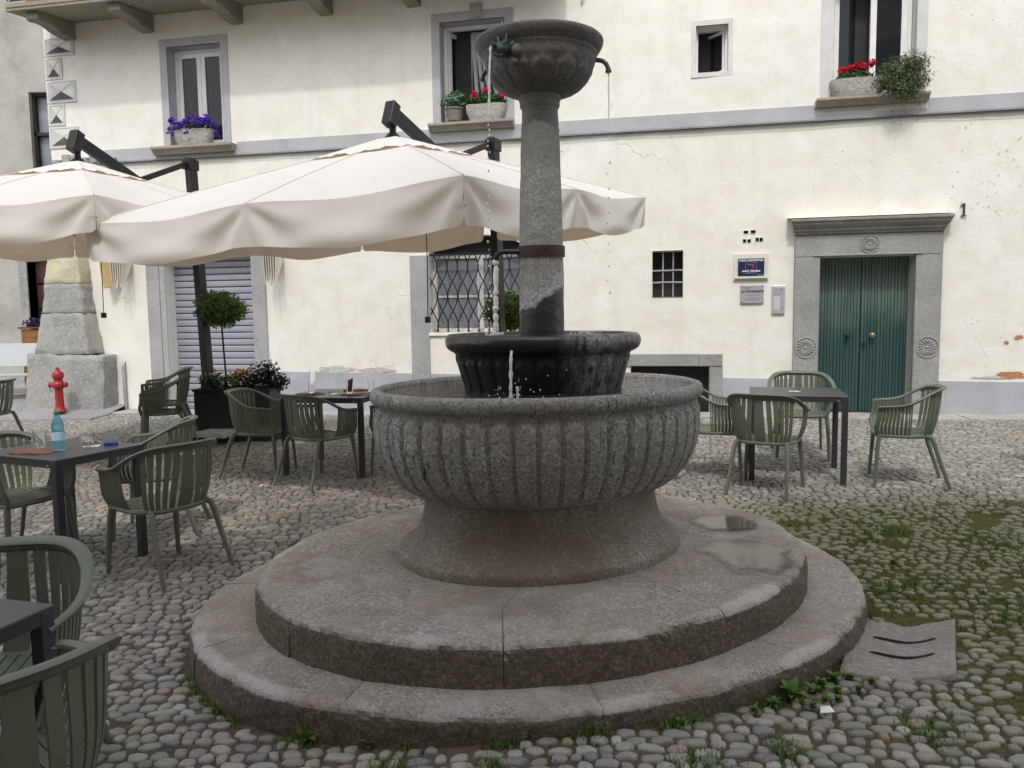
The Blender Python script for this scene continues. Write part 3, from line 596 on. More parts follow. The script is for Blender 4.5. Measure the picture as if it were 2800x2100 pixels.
# ---- green door
def rosette(u, z, r, parent):
    m = MB(); n = 40
    m.grid(lambda s, t: (u+(r+.008*math.cos(2*PI*t))*math.cos(2*PI*s), -.068+.010*math.sin(2*PI*t), z+(r+.008*math.cos(2*PI*t))*math.sin(2*PI*s)), n, 7, True)
    for k in range(16):
        q = 2*PI*k/16; pts = []
        for t in np.linspace(.30, .86, 6): a = q+.5*(t-.3); pts.append((u+r*t*math.cos(a), -.066-.006*math.sin((t-.3)/.56*PI), z+r*t*math.sin(a)))
        m.tube(pts, [.004, .008, .011, .012, .010, .005], 6)
    m.sphere((u, -.066, z), r*.18, 10, 6, (1, .6, 1))
    for k in range(7):
        q = 2*PI*k/7; m.sphere((u+r*.27*math.cos(q), -.064, z+r*.27*math.sin(q)), r*.10, 8, 5, (1, .7, 1))
    return m.build("rosette", M['doorstone'], parent, smooth=True)
def door():
    m = MB(); m.box(3.90, 4.22, -.065, .30, -.1, 2.308); fr = m.build("door_frame", M['doorstone'], BW, bevel=.008)
    m = MB(); m.box(5.40, 5.72, -.065, .30, -.1, 2.308); m.build("jamb", M['doorstone'], fr, bevel=.008)
    m = MB(); m.box(3.90, 5.72, -.065, .30, 2.312, 2.60); m.box(4.14, 5.48, -.080, -.06, 2.315, 2.335); m.build("lintel", M['doorstone'], fr, bevel=.006)
    m = MB(); prof = [(.06, 2.602), (-.09, 2.602), (-.10, 2.63), (-.125, 2.645), (-.13, 2.675), (-.165, 2.70), (-.185, 2.725), (-.19, 2.75), (-.215, 2.765), (-.215, 2.80), (.06, 2.815)]; n = len(prof)
    vs = [(3.90+min(0, y+.085)*.62, y, z) for y, z in prof]+[(5.715-min(0, y+.085)*.62, y, z) for y, z in prof]
    m.add(vs, [(i, (i+1) % n, n+(i+1) % n, n+i) for i in range(n)]+[tuple(reversed(range(n))), tuple(range(n, 2*n))]); m.build("cornice", M['cornice'], fr, bevel=.006)
    cr = MB(); cr.grid(lambda s, t: (3.80+2.02*s, -.20+.26*t, 2.812+.010*t+(.012+.012*noise.noise(Vector((s*30, t*3, 0))))*math.sin(PI*min(1, t+.05))), 60, 5); cr.build("plaster_crust", M['plaster'], fr, smooth=True)
    for (u, z, r) in ((4.06, 1.10, .135), (5.565, 1.10, .135), (4.83, 2.46, .115)): rosette(u, z, r, fr)
    th = MB(); th.box(4.10, 5.5, -.06, .3, -.1, .198); th.build("threshold", M['flag'], fr, bevel=.008)
    rg = random.Random(4)
    for (a, b, h) in ((4.222, 4.805, 'l'), (4.815, 5.398, 'r')):
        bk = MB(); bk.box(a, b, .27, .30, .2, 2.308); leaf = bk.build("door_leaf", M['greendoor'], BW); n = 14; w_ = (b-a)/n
        ed = [0]+[k+rg.uniform(-.14, .14) for k in range(1, n)]+[n]
        for k in range(n):
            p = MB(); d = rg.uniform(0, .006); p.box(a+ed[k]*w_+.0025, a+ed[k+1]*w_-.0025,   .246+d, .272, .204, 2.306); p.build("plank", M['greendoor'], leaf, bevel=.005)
        kx = b-.165 if h == 'l' else a+.14; kn = MB(); kn.lathe([(.005, 0), (.03, .002), (.03, .008), (.012, .014), (.012, .035), (.028, .045), (.036, .062), (.030, .078), (.012, .086)], 16)
        o = kn.build("knob", M['iron'] if h == 'l' else M['brass'], leaf, smooth=True); o.rotation_euler = (rad(90), 0, 0); o.location = (kx, .247, 1.255)
    lk = MB(); lk.box(4.835, 4.875, .238, .247, 1.08, 1.16); lk.build("lock_plate", M['iron'], BW)
door()
# ---- roller shutter with granite jambs
def shutter():
    m = MB(); m.box(-5.935, -5.705, -.03, .02, -.1, 2.62); j = m.build("jamb", M['jamb'], BW, bevel=.012); m = MB(); m.box(-5.703, -5.602, -.02, .26, -.1, 2.60); m.build("jamb_return", M['jamb'], j, bevel=.01)
    m = MB(); m.box(-4.098, -3.862, -.03, .26, -.1, 2.62); m.build("jamb", M['jamb'], BW, bevel=.012); m = MB(); m.box(-5.935, -3.862, -.035, .26, 2.622, 2.86); m.build("lintel", M['jamb'], BW, bevel=.012)
    bk = MB(); bk.box(-5.6, -4.1, .235, .245, .1, 2.62); root = bk.build("roller_shutter", M['black'], BW); sl = MB(); h = .1035; pr = [(.0, .007), (-.010, .008), (-.018, .018), (-.020, .050), (-.018, .086), (-.010, .097), (0, .099)]; n = len(pr)
    vs = [(-5.598, y, z) for y, z in pr]+[(-4.102, y, z) for y, z in pr]; sl.add(vs, [(i, i+1, n+i+1, n+i) for i in range(n-1)]+[tuple(reversed(range(n))), tuple(range(n, 2*n))]); me = sl.mesh("slat", False); me.materials.append(M['shutter'])
    for k in range(24): mk("slat", me, None, root).location = (0, .234, .13+k*h)
shutter()
# ---- arched window: granite jamb, old wooden casements, wrought iron lattice
def arched():
    m = MB(); m.box(-1.522, -1.238, -.03, .25, .0, 2.49); m.build("jamb", M['jamb'], BW, bevel=.012)
    u0, u1, z0, z1 = OPEN['grated']; fr = MB(); y = .20
    for (a, b) in ((u0, u0+.07), (-.55, -.45), (u1-.07, u1)): fr.box(a, b, y, y+.06, z0, 2.5)
    fr.box(u0, u1, y, y+.06, z0, z0+.06); fr.box(u0, u1, y-.004, y+.056, 2.44, 2.50)
    for (a, b) in ((u0+.07, -.55), (-.45, u1-.07)): fr.box(a, b, y+.01, y+.05, 1.86, 1.895)
    win = fr.build("arched_window", M['oldwood'], BW, bevel=.004)
    for (a, b) in ((u0+.07, -.55), (-.45, u1-.07)):
        for (c, d) in ((z0+.06, 1.86), (1.895, 2.44)): g = MB(); g.box(a, b, y+.025, y+.03, c, d); g.build("pane", M['frost'], win)
    t = MB(); n = 20; A = [u0+(u1-u0)*i/n for i in range(n+1)]
    for i in range(n): t.add([(A[i], y+.03, 2.5), (A[i+1], y+.03, 2.5), (A[i+1], y+.03, arch_z(A[i+1])), (A[i], y+.03, arch_z(A[i]))], [(0, 1, 2, 3)])
    t.build("fanlight", M['room'], win)
    g = MB(); g.tube([(u0, .06, 2.49), (u1, .06, 2.49)], .013, 6); root = g.build("window_grille", M['iron'], BW, smooth=True); sp = .157; n = 10; zt, zb = 2.48, z0+.01; zn = (2.32, 1.87, 1.44)
    for k in range(n):
        for sg in (1, -1):
            pts = []; x = u0+.03+k*sp
            for t_ in np.linspace(0, 1, 26):
                z = zt+(zb-zt)*t_; ph = PI*(2.32-z)/.44; xx = x+sg*(sp/2)*math.cos(ph); pts.append((xx, .06+.008*sg, z))
            q = MB(); q.tube(pts, .0095, 5); q.build("bar", M['iron'], root, smooth=True)
    cl = MB(); cl.box(-.012, .012, -.015, .015, -.012, .012); cm = cl.mesh("collar"); cm.materials.append(M['iron'])
    for k in range(n):
        for z, o_ in ((2.32, .5), (1.88, -.5), (1.44, .5)):
            x = u0+.03+(k+o_)*sp
            if u0 < x < u1: mk("collar", cm, None, root).location = (x, .06, z)
    # dusty things behind the lower left pane
    sl = MB(); sl.box(u0-.02, u1+.02, -.03, .2, z0-.05, z0-.002); sl.build("sill", M['plaster'], BW, bevel=.01)
arched()
# ---- balcony with brackets and railing
def balcony():
    m = MB(); m.hexa([(-7.42, -.85, 6.175), (.86, -.85, 6.175), (.86, .02, 6.277), (-7.42, .02, 6.277)], [(-7.42, -.85, 6.285), (.86, -.85, 6.285), (.86, .02, 6.40), (-7.42, .02, 6.40)]); slab = m.build("balcony", M['balcony'], BW, bevel=.012)
    m = MB(); m.box(-7.405, .845, -.862, -.845, 6.225, 6.278); m.build("edge_moulding", M['balcony'], slab)
    prof = [(0.02, 6.272), (-.76, 6.183), (-.76, 6.075), (-.70, 6.055), (-.60, 6.075), (-.48, 6.075), (-.34, 6.04), (-.20, 6.022), (0.02, 6.018)]; n = len(prof); b = MB()
    vs = [(-.10, y, z) for y, z in prof]+[(.10, y, z) for y, z in prof]; b.add(vs, [(i, (i+1) % n, n+(i+1) % n, n+i) for i in range(n)]+[tuple(reversed(range(n))), tuple(range(n, 2*n))]); me = b.mesh("bracket"); me.materials.append(M['balcony'])
    for u in (-7.06, -5.67, -4.16, -2.71, -1.36, -.02): mk("bracket", me, None, slab, .008).location = (u, 0, 0)
    r = MB(); r.tube([(-7.38, -.80, 6.345), (.82, -.80, 6.345)], .012, 6); rail = r.build("balcony_railing", M['iron'], BW, smooth=True); r = MB(); r.tube([(-7.38, -.80, 7.35), (.82, -.80, 7.35)], .02, 8); r.build("top_rail", M['iron'], rail, smooth=True)
    ring = MB(); ring.tube([(.085*math.cos(q), 0, .14*math.sin(q)) for q in np.linspace(0, 2*PI, 21)], .007, 5, caps=False); rm = ring.mesh("ring", True); rm.materials.append(M['iron']); bar = MB(); bar.tube([(0, 0, 6.345), (0, 0, 7.35)], .008, 6); bm_ = bar.mesh("bar", True); bm_.materials.append(M['iron'])
    for k in range(46):
        x = -7.33+k*.18; mk("ring", rm, None, rail).location = (x, -.80, 6.50); mk("bar", bm_, None, rail).location = (x-.09, -.80, 0)
    for k, (a, b_) in enumerate(((-7.2, -6.75), (-6.7, -6.3))):
        p = MB(); p.hexa([(a+.02, -.72, 6.305), (b_-.02, -.72, 6.305), (b_-.02, -.47, 6.338), (a+.02, -.47, 6.338)], [(a, -.76, 6.60), (b_, -.76, 6.60), (b_, -.44, 6.60), (a, -.44, 6.60)])
        f = MB()
        o = p.build("balcony_flower_box", M['brick_patch']); o.location = BW.location; o.rotation_euler = BW.rotation_euler; tag(o, ("terracotta flower box at the outer corner of the balcony floor", "terracotta flower box second from the balcony's outer corner")[k], "flower box", "terracotta boxes on the balcony")
balcony()
# ---- painted quoins of the left corner
def quoins():
    zz = [6.0, 5.787, 5.426, 5.063, 4.709, 4.353]
    for i in range(5):
        z1, z0 = (6.09 if i == 0 else zz[i])-.012, zz[i+1]+.012; w_ = .53 if i % 2 == 0 else .30; a, b = -7.545, -7.545+w_
        m = MB(); m.box(a, b, -.022, .0, z0, z1); q = m.build("painted_quoin", M['quoin'], BW)
        m = MB(); frame_rect(m, a+.03, b-.02, z0+.025, z1-.025, .007, -.0245, -.021); m.build("outline", M['quoin_line'], q)
        c, d, e, f = a+.045, b-.035, z0+.04, z1-.04; mx, mz = (c+d)/2, e+(f-e)*.5; m = MB(); m.add([(c, -.025, e), (d, -.025, e), (mx, -.025, mz)], [(0, 1, 2)]); m.build("dark_facet", M['quoin_dark'], q)
        m = MB(); m.add([(c, -.025, e), (mx, -.025, mz), (c, -.025, f)], [(0, 1, 2)]); m.build("mid_facet", M['quoin_mid'], q)
        m = MB()
        for (p, r_) in (((c, f), (mx, mz)), ((d, f), (mx, mz))):
            dx, dz = r_[0]-p[0], r_[1]-p[1]; L = math.hypot(dx, dz); nx, nz = -dz/L*.0035, dx/L*.0035; m.add([(p[0]-nx, -.026, p[1]-nz), (p[0]+nx, -.026, p[1]+nz), (r_[0]+nx, -.026, r_[1]+nz), (r_[0]-nx, -.026, r_[1]-nz)], [(0, 1, 2, 3)])
        m.build("facet_lines", M['quoin_line'], q)
    m = MB(); rg = random.Random(2)     # rough broken stones where the painted corner ends
    for k in range(7): u = -7.5+.17*k; m.box(u, u+.15, -.05-rg.uniform(0, .03), .0, 4.08+rg.uniform(0, .02), 4.17+rg.uniform(0, .12)); 
    m.build("broken_stones", M['rough_stone'], BW, bevel=.02)
quoins()
def rough_block(bot, top, mat, parent, seed, amp=.02, nm="stone_block", cuts=7):
    me = MB().hexa(bot, top).mesh(nm); bm = bmesh.new(); bm.from_mesh(me); bmesh.ops.bevel(bm, geom=bm.edges[:], offset=.007, segments=1, affect='EDGES'); bmesh.ops.subdivide_edges(bm, edges=[e for e in bm.edges if e.calc_length() > .2], cuts=cuts, use_grid_fill=True); bm.normal_update()
    for v in bm.verts: v.co += v.normal*amp*fbm(v.co.x*8+seed, v.co.y*8, v.co.z*8, 5)
    bm.to_mesh(me); bm.free(); me.shade_smooth(); return mk(nm, me, mat, parent)
def buttress():
    root = rough_block([(-8.02, -.42, -.1), (-6.60, -.36, -.1), (-6.60, .3, -.1), (-8.02, .9, -.1)], [(-7.93, -.36, 1.06), (-6.56, -.30, 1.04), (-6.56, .3, 1.04), (-7.93, .9, 1.06)], M['rough_stone'], BW, 1, .030, "buttress", 11)
    L = [(1.055, -7.83, -6.83, .31, 'rough_stone'), (1.72, -7.72, -6.95, .24, 'rough_stone'), (2.19, -7.67, -7.0, .20, 'rough_stone_y'), (2.75, -7.60, -7.05, .15, 'rough_stone'), (3.3, -7.56, -7.1, .10, 'rough_stone')]
    for i in range(4):
        z0, a0, b0, o0, mt = L[i]; z1, a1, b1, o1, _ = L[i+1]; rough_block([(a0, -o0, z0+.004), (b0, -o0, z0+.004), (b0+.06, .02, z0+.004), (a0, .7, z0+.004)], [(a1, -o1, z1-.004), (b1, -o1, z1-.004), (b1+.05, .02, z1-.004), (a1, .7, z1-.004)], M[mt], root, 3+i, .022)
buttress()
# ---- signs, bell panel, house number
def text(s_, size, x, z, y, mat, parent, name="lettering", xs=1.0, align='CENTER', shear=0, bold=0):
    cu_ = bpy.data.curves.new(name, 'FONT'); cu_.body = s_; cu_.size = size; cu_.align_x = align; cu_.align_y = 'CENTER'; cu_.shear = shear; cu_.extrude = .0008; cu_.offset = bold
    t = bpy.data.objects.new(name, cu_); COL.objects.link(t); me = bpy.data.meshes.new_from_object(t.evaluated_get(bpy.context.evaluated_depsgraph_get())); bpy.data.objects.remove(t); bpy.data.curves.remove(cu_)
    o = mk(name, me, mat, parent); o.location = (x, y, z); o.rotation_euler = (rad(90), 0, 0); o.scale = (xs, 1, 1); return o
def strips(r, L, y, mat, h):
    for a, b, z in L:
        m = MB(); x = a
        while x < b-.004: m.box(x, x+.0055, y-.0006, y, z-h/2*(1+.5*math.sin(x*900)), z+h/2); x += .0085
        m.build("small_print", mat, r)
def signs():
    r = empty("architect_sign", wloc(3.34, 0, 2.194), rad(WANG)); tag(r, "dark blue enamel sign with white lettering and red mark on cream backing", "sign")
    m = MB(); m.box(-.228, .228, -.022, .0, -.175, .186); m.box(-.215, .215, -.05, -.022, -.15, -.115); m.build("backing", M['cream'], r, bevel=.004); m = MB(); m.box(-.17, .17, -.052, -.022, -.12, .12); m.build("panel", M['signblue'], r, bevel=.003)
    text("STUDIO di ARCHITETTURA", .036, 0, .092, -.054, M['signwhite'], r, xs=.72, bold=.0012); text("MARCO  PEDOFERRI", .026, 0, -.052, -.054, M['signwhite'], r, xs=1.0, bold=.001); text("a r c h i t e t t o", .022, 0, -.077, -.054, M['signwhite'], r); strips(r, [(.09, .155, -.104)], -.054, M['signwhite'], .006)
    m = MB(); m.box(-.045, .04, -.0545, -.0525, .030, .042); m.box(.020, .032, -.0545, -.0525, -.010, .030); m.build("red_mark", M['signred'], r); m = MB(); frame_rect(m, -.075, .070, -.03, .062, .002, -.054, -.0522); m.build("mark_frame", M['aluminium'], r)
    r = empty("guesthouse_sign", wloc(3.358, 0, 1.828), rad(WANG)); tag(r, "brushed grey plaque with black script below the blue sign", "sign")
    m = MB(); m.box(-.152, .152, -.028, -.014, -.118, .124); m.build("panel", M['signgrey'], r, bevel=.002)
    text("appartamenti", .020, -.06, .092, -.0295, M['signink'], r); text("La Romantica", .054, 0, .045, -.0295, M['signink'], r, shear=.35, bold=.0015); strips(r, [(-.09, -.07, -.012), (-.06, .09, -.012), (-.09, -.07, -.052), (-.06, .10, -.052), (-.10, .08, -.072)], -.0295, M['signink'], .005)
    for sx in (-1, 1):
        for sz in (-1, 1): m = MB(); m.lathe([(.007, -.03), (.007, .016)], 10); o = m.build("stud", M['iron'], r); o.rotation_euler = (rad(90), 0, 0); o.location = (sx*.14, -.016, sz*.108+.003)
    r = empty("bell_panel", wloc(3.702, 0, 1.75), rad(WANG)); tag(r, "tall aluminium bell panel between the signs and the green door", "intercom")
    m = MB(); m.box(-.085, .085, -.035, .0, -.19, .19); m.build("housing", M['aluminium'], r, bevel=.006); m = MB(); m.box(-.062, .062, -.038, -.034, .065, .165); m.build("speaker_plate", M['signgrey'], r, bevel=.002)
    for k in range(7): m = MB(); m.box(-.060, .022, -.039, -.034, .025-.026*k, .041-.026*k); o = m.build("name_strip", M['cream'], r); m = MB(); m.box(.034, .056, -.041, -.034, .026-.026*k, .040-.026*k); m.build("bell_button", M['whitemetal'], r, bevel=.002)
    m = MB(); m.lathe([(.008, 0), (.008, .006)], 10); o = m.build("camera_eye", M['black'], r); o.rotation_euler = (rad(90), 0, 0); o.location = (.038, -.036, .14)
    m = MB(); m.box(-.011, .013, -.012, 0, -.075, .078); m.hexa([(-.040, -.012, .040), (-.011, -.012, .056), (-.011, 0, .056), (-.040, 0, .040)], [(-.040, -.012, .052), (-.011, -.012, .078), (-.011, 0, .078), (-.040, 0, .052)]); m.box(-.032, .034, -.012, 0, -.085, -.0751)
    o = m.build("house_number", M['signink']); o.location = wloc(5.958, .012, 2.867); o.rotation_euler = (0, 0, rad(WANG)); tag(o, "black metal numeral one on the wall beside the door cornice", "house number")
    p = MB(); p.tube([(0, -.045, -.1), (0, -.045, .70), (0, -.03, .75), (0, 0, .77)], .026, 10); p.tube([(0, -.045, .30), (0, -.045, .33)], .032, 10); o = p.build("downpipe", M['pipe'], None, smooth=True); o.location = wloc(-6.42, 0, wgz(-6.42)); o.rotation_euler = (0, 0, rad(WANG)); tag(o, "short grey metal pipe rising from the pavement beside the buttress", "pipe")
    h = MB(); h.tube([(1.05, -.02, 5.86), (1.10, -.10, 6.02)], .016, 8); h.build("wall_bracket", M['quoin'], BW, smooth=True)
signs()
# ---- folded shop awning over the shutter
def awning():
    r = empty("shop_awning", wloc(-4.98, 0, 2.9), rad(WANG)); tag(r, "folded cream shop awning above the grey roller shutter", "awning")
    m = MB(); m.box(-1.55, 1.55, -.16, -.03, .02, .16); m.build("cassette", M['awning'], r, bevel=.02)
    for k, x in enumerate((-1.40, 1.22)):
        for j in range(6):
            q = MB(); dx = .035*j; q.add([(x+dx, -.05, .02), (x+dx+.03, -.34+.02*j, .0), (x+dx+.05, -.30, -.80), (x+dx+.04, -.05, -.45)], [(0, 1, 2, 3)]); q.build("pleat", M['awning'], r, solid=.008)
        q = MB(); n = 10; vs = []
        for i in range(n+1): t = i/n; vs += [(x-.02, -.05, .02-.8*t), (x-.17-.06*math.sin(PI*t)*(1 if k == 0 else .2)+.10*t*(0 if k == 0 else 1), -.22, .02-.82*t)]
        q.add(vs, [(2*i, 2*i+1, 2*i+3, 2*i+2) for i in range(n)])
        if k == 0: q.build("fabric_flap", M['awning_d'], r, solid=.004)
        a = MB(); a.tube([(x+.12, -.05, .0), (x+.15, -.33, -.82)], .012, 6); a.build("arm", M['whitemetal'], r, smooth=True)
awning()
# ---- neighbours: grey house across the lane, tall house behind the photographer
def grey_house():
    r = empty("grey_house", (-9.88, 15.3, 0)); tag(r, "weathered grey plastered house across the side lane", "house"); zb = .2
    ops = [(.37, 1.5, .2, 3.0), (.62, 1.4, 4.55, 6.0)]; us = sorted({-9.0, 4.5, *[o[i] for o in ops for i in (0, 1)]}); zs = sorted({zb, 9.0, *[o[i] for o in ops for i in (2, 3)]}); m = MB()
    for i in range(len(us)-1):
        for j in range(len(zs)-1):
            uc, zc = (us[i]+us[i+1])/2, (zs[j]+zs[j+1])/2
            if not any(o[0] < uc < o[1] and o[2] < zc < o[3] for o in ops): m.box(us[i], us[i+1], 0, .4, zs[j], zs[j+1])
    m.build("wall", M['grey_plaster'], r); m = MB(); m.box(.20, .37, -.03, .3, .2, 3.0); m.build("jamb", M['rough_stone'], r, bevel=.01); m = MB(); m.box(.37, 1.5, .25, .3, .2, 3.0); d = m.build("door", M['black'], r)
    for k in range(5): m = MB(); m.box(.40, 1.45, .22, .26, .35+k*.5, .80+k*.5); m.build("door_panel", simple("dark_panel%d" % k, (.03+.008*k, .025, .022), .5, var=.3), d, bevel=.01)
    m = MB(); m.box(.62, 1.4, .2, .25, 4.55, 6.0); wn = m.build("window", M['frost'], r); m = MB(); frame_rect(m, .62, 1.4, 4.55, 6.0, .05, .1, .2); m.box(.62, 1.4, .1, .2, 5.2, 5.26); m.build("frame", M['iron'], wn)
    m = MB(); m.box(-9.3, 4.8, -.4, 5, 9.0, 9.2); m.build("roof", M['rooftile'], r)
grey_house()
def opposite_house():
    r = empty("opposite_house", (0, -2.2, 0)); tag(r, "tall ochre house facing the cream house across the square", "house"); HH = 10.2  # unseen house: height set for the shade it casts, wall pale for bounce
    m = MB(); m.box(-16, 16, -9, 0, -.4, HH); m.build("wall", M['ochre'], r); m = MB(); m.hexa([(-16.4, -9.4, HH+.002), (16.4, -9.4, HH+.002), (16.4, .35, HH+.002), (-16.4, .35, HH+.002)], [(-16.4, -5.5, HH+2), (16.4, -5.5, HH+2), (16.4, .3, HH+.15), (-16.4, .3, HH+.15)]); m.build("roof", M['rooftile'], r)
    for j in range(4):
        for k in range(8):
            x = -13.3+3.8*k; z = 1.2+3.1*j; m = MB(); m.box(x-.5, x+.5, .0, .02, z, z+1.6); wn = m.build("window", M['frost'], r)
            for sg in (-1, 1): m = MB(); m.box(min(x+sg*.52, x+sg*1.02), max(x+sg*.52, x+sg*1.02), .002, .06, z-.02, z+1.62); m.build("shutter", M['shut_wood'], wn)
opposite_house()
# ================================================================== FOUNTAIN
FT = empty("fountain", (FC.x, FC.y, 0)); tag(FT, "tiered oval stone fountain with fluted basin, column and raised bowl", "fountain")
def ell_pt(q, a, b, ang):
    c, s = math.cos(rad(ang)), math.sin(rad(ang)); x, y = a*math.cos(q), b*math.sin(q); return (c*x-s*y, s*x+c*y)
def step_tier(name, a, b, ang, z0, z1, joints, inner, bul=.0, flare=.0, seed=0):
    core = MB(); core.lathe([(1-.05/a, z0-.08), (1-.05/a, z1-.02), (.3, z1-.02)], 64, 0, 0, a, b); tier = core.build(name, M['mortar'], FT); tier.rotation_euler = (0, 0, rad(ang))
    js = sorted(joints); n = len(js); prof = []
    H = z1-z0; R_ = min(.045, H*.3)
    # radial inset (m, from the outer edge) and height, from the inner edge over the nose to the foot
    prof = [(None, z1+.002)]+[(.34, z1+.001), (.22, z1), (.14, z1), (.09, z1-.001), (R_*1.05, z1-.004)]
    for t in (20, 42, 62, 80): q = rad(t); prof.append((R_*(1-math.sin(q)), z1-.004-R_*(1-math.cos(q))))
    for k in range(1, 11): t = k/10; prof.append((-flare*t-bul*math.sin(PI*t), z1-R_-(H-R_+.10)*t))
    for i in range(n):
        q0, q1 = js[i], js[(i+1) % n]
        if q1 <= q0: q1 += 360
        arc = rad(q1-q0)*max(a, b); m = max(8, int(arc/.018)); gap = .0018/max(a, b); rows = []
        for k in range(m+1):
            t = k/m; q = rad(q0)+gap+(rad(q1-q0)-2*gap)*t; ex, ey = a*math.cos(q), b*math.sin(q); nx, ny = math.cos(q)/a, math.sin(q)/b; L = math.hypot(nx, ny); nx, ny = nx/L, ny/L
            er = min(1, min(t, 1-t)*m*.018/.03); row = []
            for j, (ins, z) in enumerate(prof):
                if ins is None: x, y = ex*inner, ey*inner
                else: x, y = ex-nx*ins, ey-ny*ins
                d = .010*fbm(x*5+seed, y*5, z*5+i*3, 4)*(1 if j > 4 else .35); nose = 1 if 4 <= j <= 9 else 0
                d -= nose*(.006*(1-er)+  .010*max(0, fbm(x*11, y*11, i*7+seed, 4)))+(.004*abs(fbm(x*26, y*26, z*26+seed, 3)) if j > 5 else 0)
                row.append((x+nx*d, y+ny*d, z+(-.004*(1-er) if j > 2 else -.002*(1-er))+.004*fbm(x*3, y*3, seed, 3)-(.35*abs(d) if nose else 0)))
            rows.append(row)
        P = len(prof); mb = MB(); mb.add([p for row in rows for p in row], [(k*P+j, k*P+j+1, (k+1)*P+j+1, (k+1)*P+j) for k in range(m) for j in range(P-1)])
        for k, rev in ((0, False), (m, True)):     # end faces at the joint
            r0 = rows[k]; base = [(x, y, z0-.1) for x, y, z in r0]; vs = r0+base; mb.add(vs, [((j, P+j, P+j+1, j+1) if not rev else (j, j+1, P+j+1, P+j)) for j in range(P-1)])
        ob = mb.build("step_block", M['step'], tier, smooth=True, ang=55); wr = np.zeros(len(mb.v), np.float32)
        for k in range(m+1):
            for j in range(4, 10): x, y, z = rows[k][j]; wr[k*P+j] = max(0, min(1, .45+1.6*fbm(x*2.1, y*2.1, seed+5, 3)))*(1 if 5 <= j <= 8 else .4)
        at = ob.data.attributes.new("wear", 'FLOAT', 'POINT'); at.data.foreach_set('value', wr)
    return tier
step_tier("lower_step", 1.82, 1.455, 21, .0, .15, [156, 190.5, 225.2, 258.5, 289.8, 330, 12, 55, 105], .62, .004, .004, 3)
step_tier("upper_step", 1.52, 1.24, 27, .15, .33, [155, 197.7, 239.5, 278.4, 337.8, 15.6, 62, 110], .42, .006, .006, 9)
# fluted vessels: profile of (scale, z) swept round an ellipse, grooves cut between rounded flutes
def arc_angles(a, b, n):
    qs = np.linspace(0, 2*PI, 4001); x, y = a*np.cos(qs), b*np.sin(qs); s = np.concatenate([[0], np.cumsum(np.hypot(np.diff(x), np.diff(y)))]); return np.interp(np.arange(n)/n*s[-1], s, qs), s[-1]
def vessel(name, prof, a, b, ang, nfl, zb, zt, depth, mat, per=14, amp=.004, seed=0, swell=.0, cxy=(0, 0), fade=.03, hw=.82):
    # resample profile finely
    P = [prof[0]]
    for (s0, z0), (s1, z1) in zip(prof, prof[1:]):
        k = max(1, int(math.hypot((s1-s0)*a, z1-z0)/.014))
        for i in range(1, k+1): P.append((s0+(s1-s0)*i/k, z0+(z1-z0)*i/k))
    n = nfl*per; qs, per_len = arc_angles(a, b, n); wfl = per_len/nfl; V = []; nP = len(P); rim_i = max(range(len(P)), key=lambda i: P[i][1])
    for i, (s_, z) in enumerate(P):
        for k, q in enumerate(qs):
            x, y = s_*a*math.cos(q), s_*b*math.sin(q); nx, ny = math.cos(q)/a, math.sin(q)/b; L = math.hypot(nx, ny); nx, ny = nx/L, ny/L; d = 0
            if i < rim_i and zb-.01 < z < zt+.05:
                t = ((k % per)/per)*2-1+1e-6; at = abs(t); r_ = wfl/2*hw*s_   # arch radius in metres
                top = zt - (r_*(1-math.sqrt(max(0, 1-(at/hw)**2))) if at < hw else 9)
                e = min((hw-at)*wfl/2*s_, (top-z) if at < hw else -1, z-zb+.012)    # distance inside the flute outline
                f = max(0, min(1, e/.006+.5)); d = -depth*(1-f)*min(1, max(0, (zt+fade-z)/.02))*min(1, max(0, (z-zb+.01)/.03)) + swell*f*(1-(at/hw)**2)
            d += amp*fbm(x*7+seed, y*7, z*7, 4)
            V.append((x+nx*d, y+ny*d, z+amp*.5*fbm(x*6, y*6, z*6+seed+9, 3)))
    F = [(i*n+k, i*n+(k+1) % n, (i+1)*n+(k+1) % n, (i+1)*n+k) for i in range(nP-1) for k in range(n)]
    o = mk(name, npmesh(name, V, F, True), mat, FT); o.rotation_euler = (0, 0, rad(ang)); o.location = (cxy[0], cxy[1], 0); return o
RA, RB = .93, .76
foot = [(1.0, .31), (1.005, .345), (1.0, .378), (.985, .390), (.955, .400), (.915, .422), (.88, .452), (.85, .495), (.832, .545), (.82, .60), (.815, .66), (.815, .74)]
vessel("foot", [(s_, z) for s_, z in foot], .805, .655, 27, 6, 9, 9.1, 0, M['foot'], 24, .006, 4)
bas = [(.64, .66), (.70, .664), (.775, .684), (.845, .722), (.90, .775), (.942, .84), (.970, .91), (.985, .98), (.985, 1.06), (.98, 1.10), (.968, 1.125), (.963, 1.142), (.975, 1.150), (.992, 1.160), (1.0, 1.175), (1.002, 1.192), (.996, 1.210), (.982, 1.222), (.963, 1.227), (.943, 1.222), (.928, 1.208), (.915, 1.18), (.91, 1.14), (.90, 1.05)]
BASIN = vessel("basin", bas, RA, RB, 27, 46, .70, 1.110, .019, M['basin'], 16, .003, 1, .0)
w_ = MB(); w_.lathe([(.935, 1.204), (.001, 1.204)], 72, 0, 0, RA, RB, False); o = w_.build("basin_water", M['water'], FT, smooth=True); o.rotation_euler = (0, 0, rad(27))
MX = .012                              # middle basin and column stand a finger right of the oval's centre
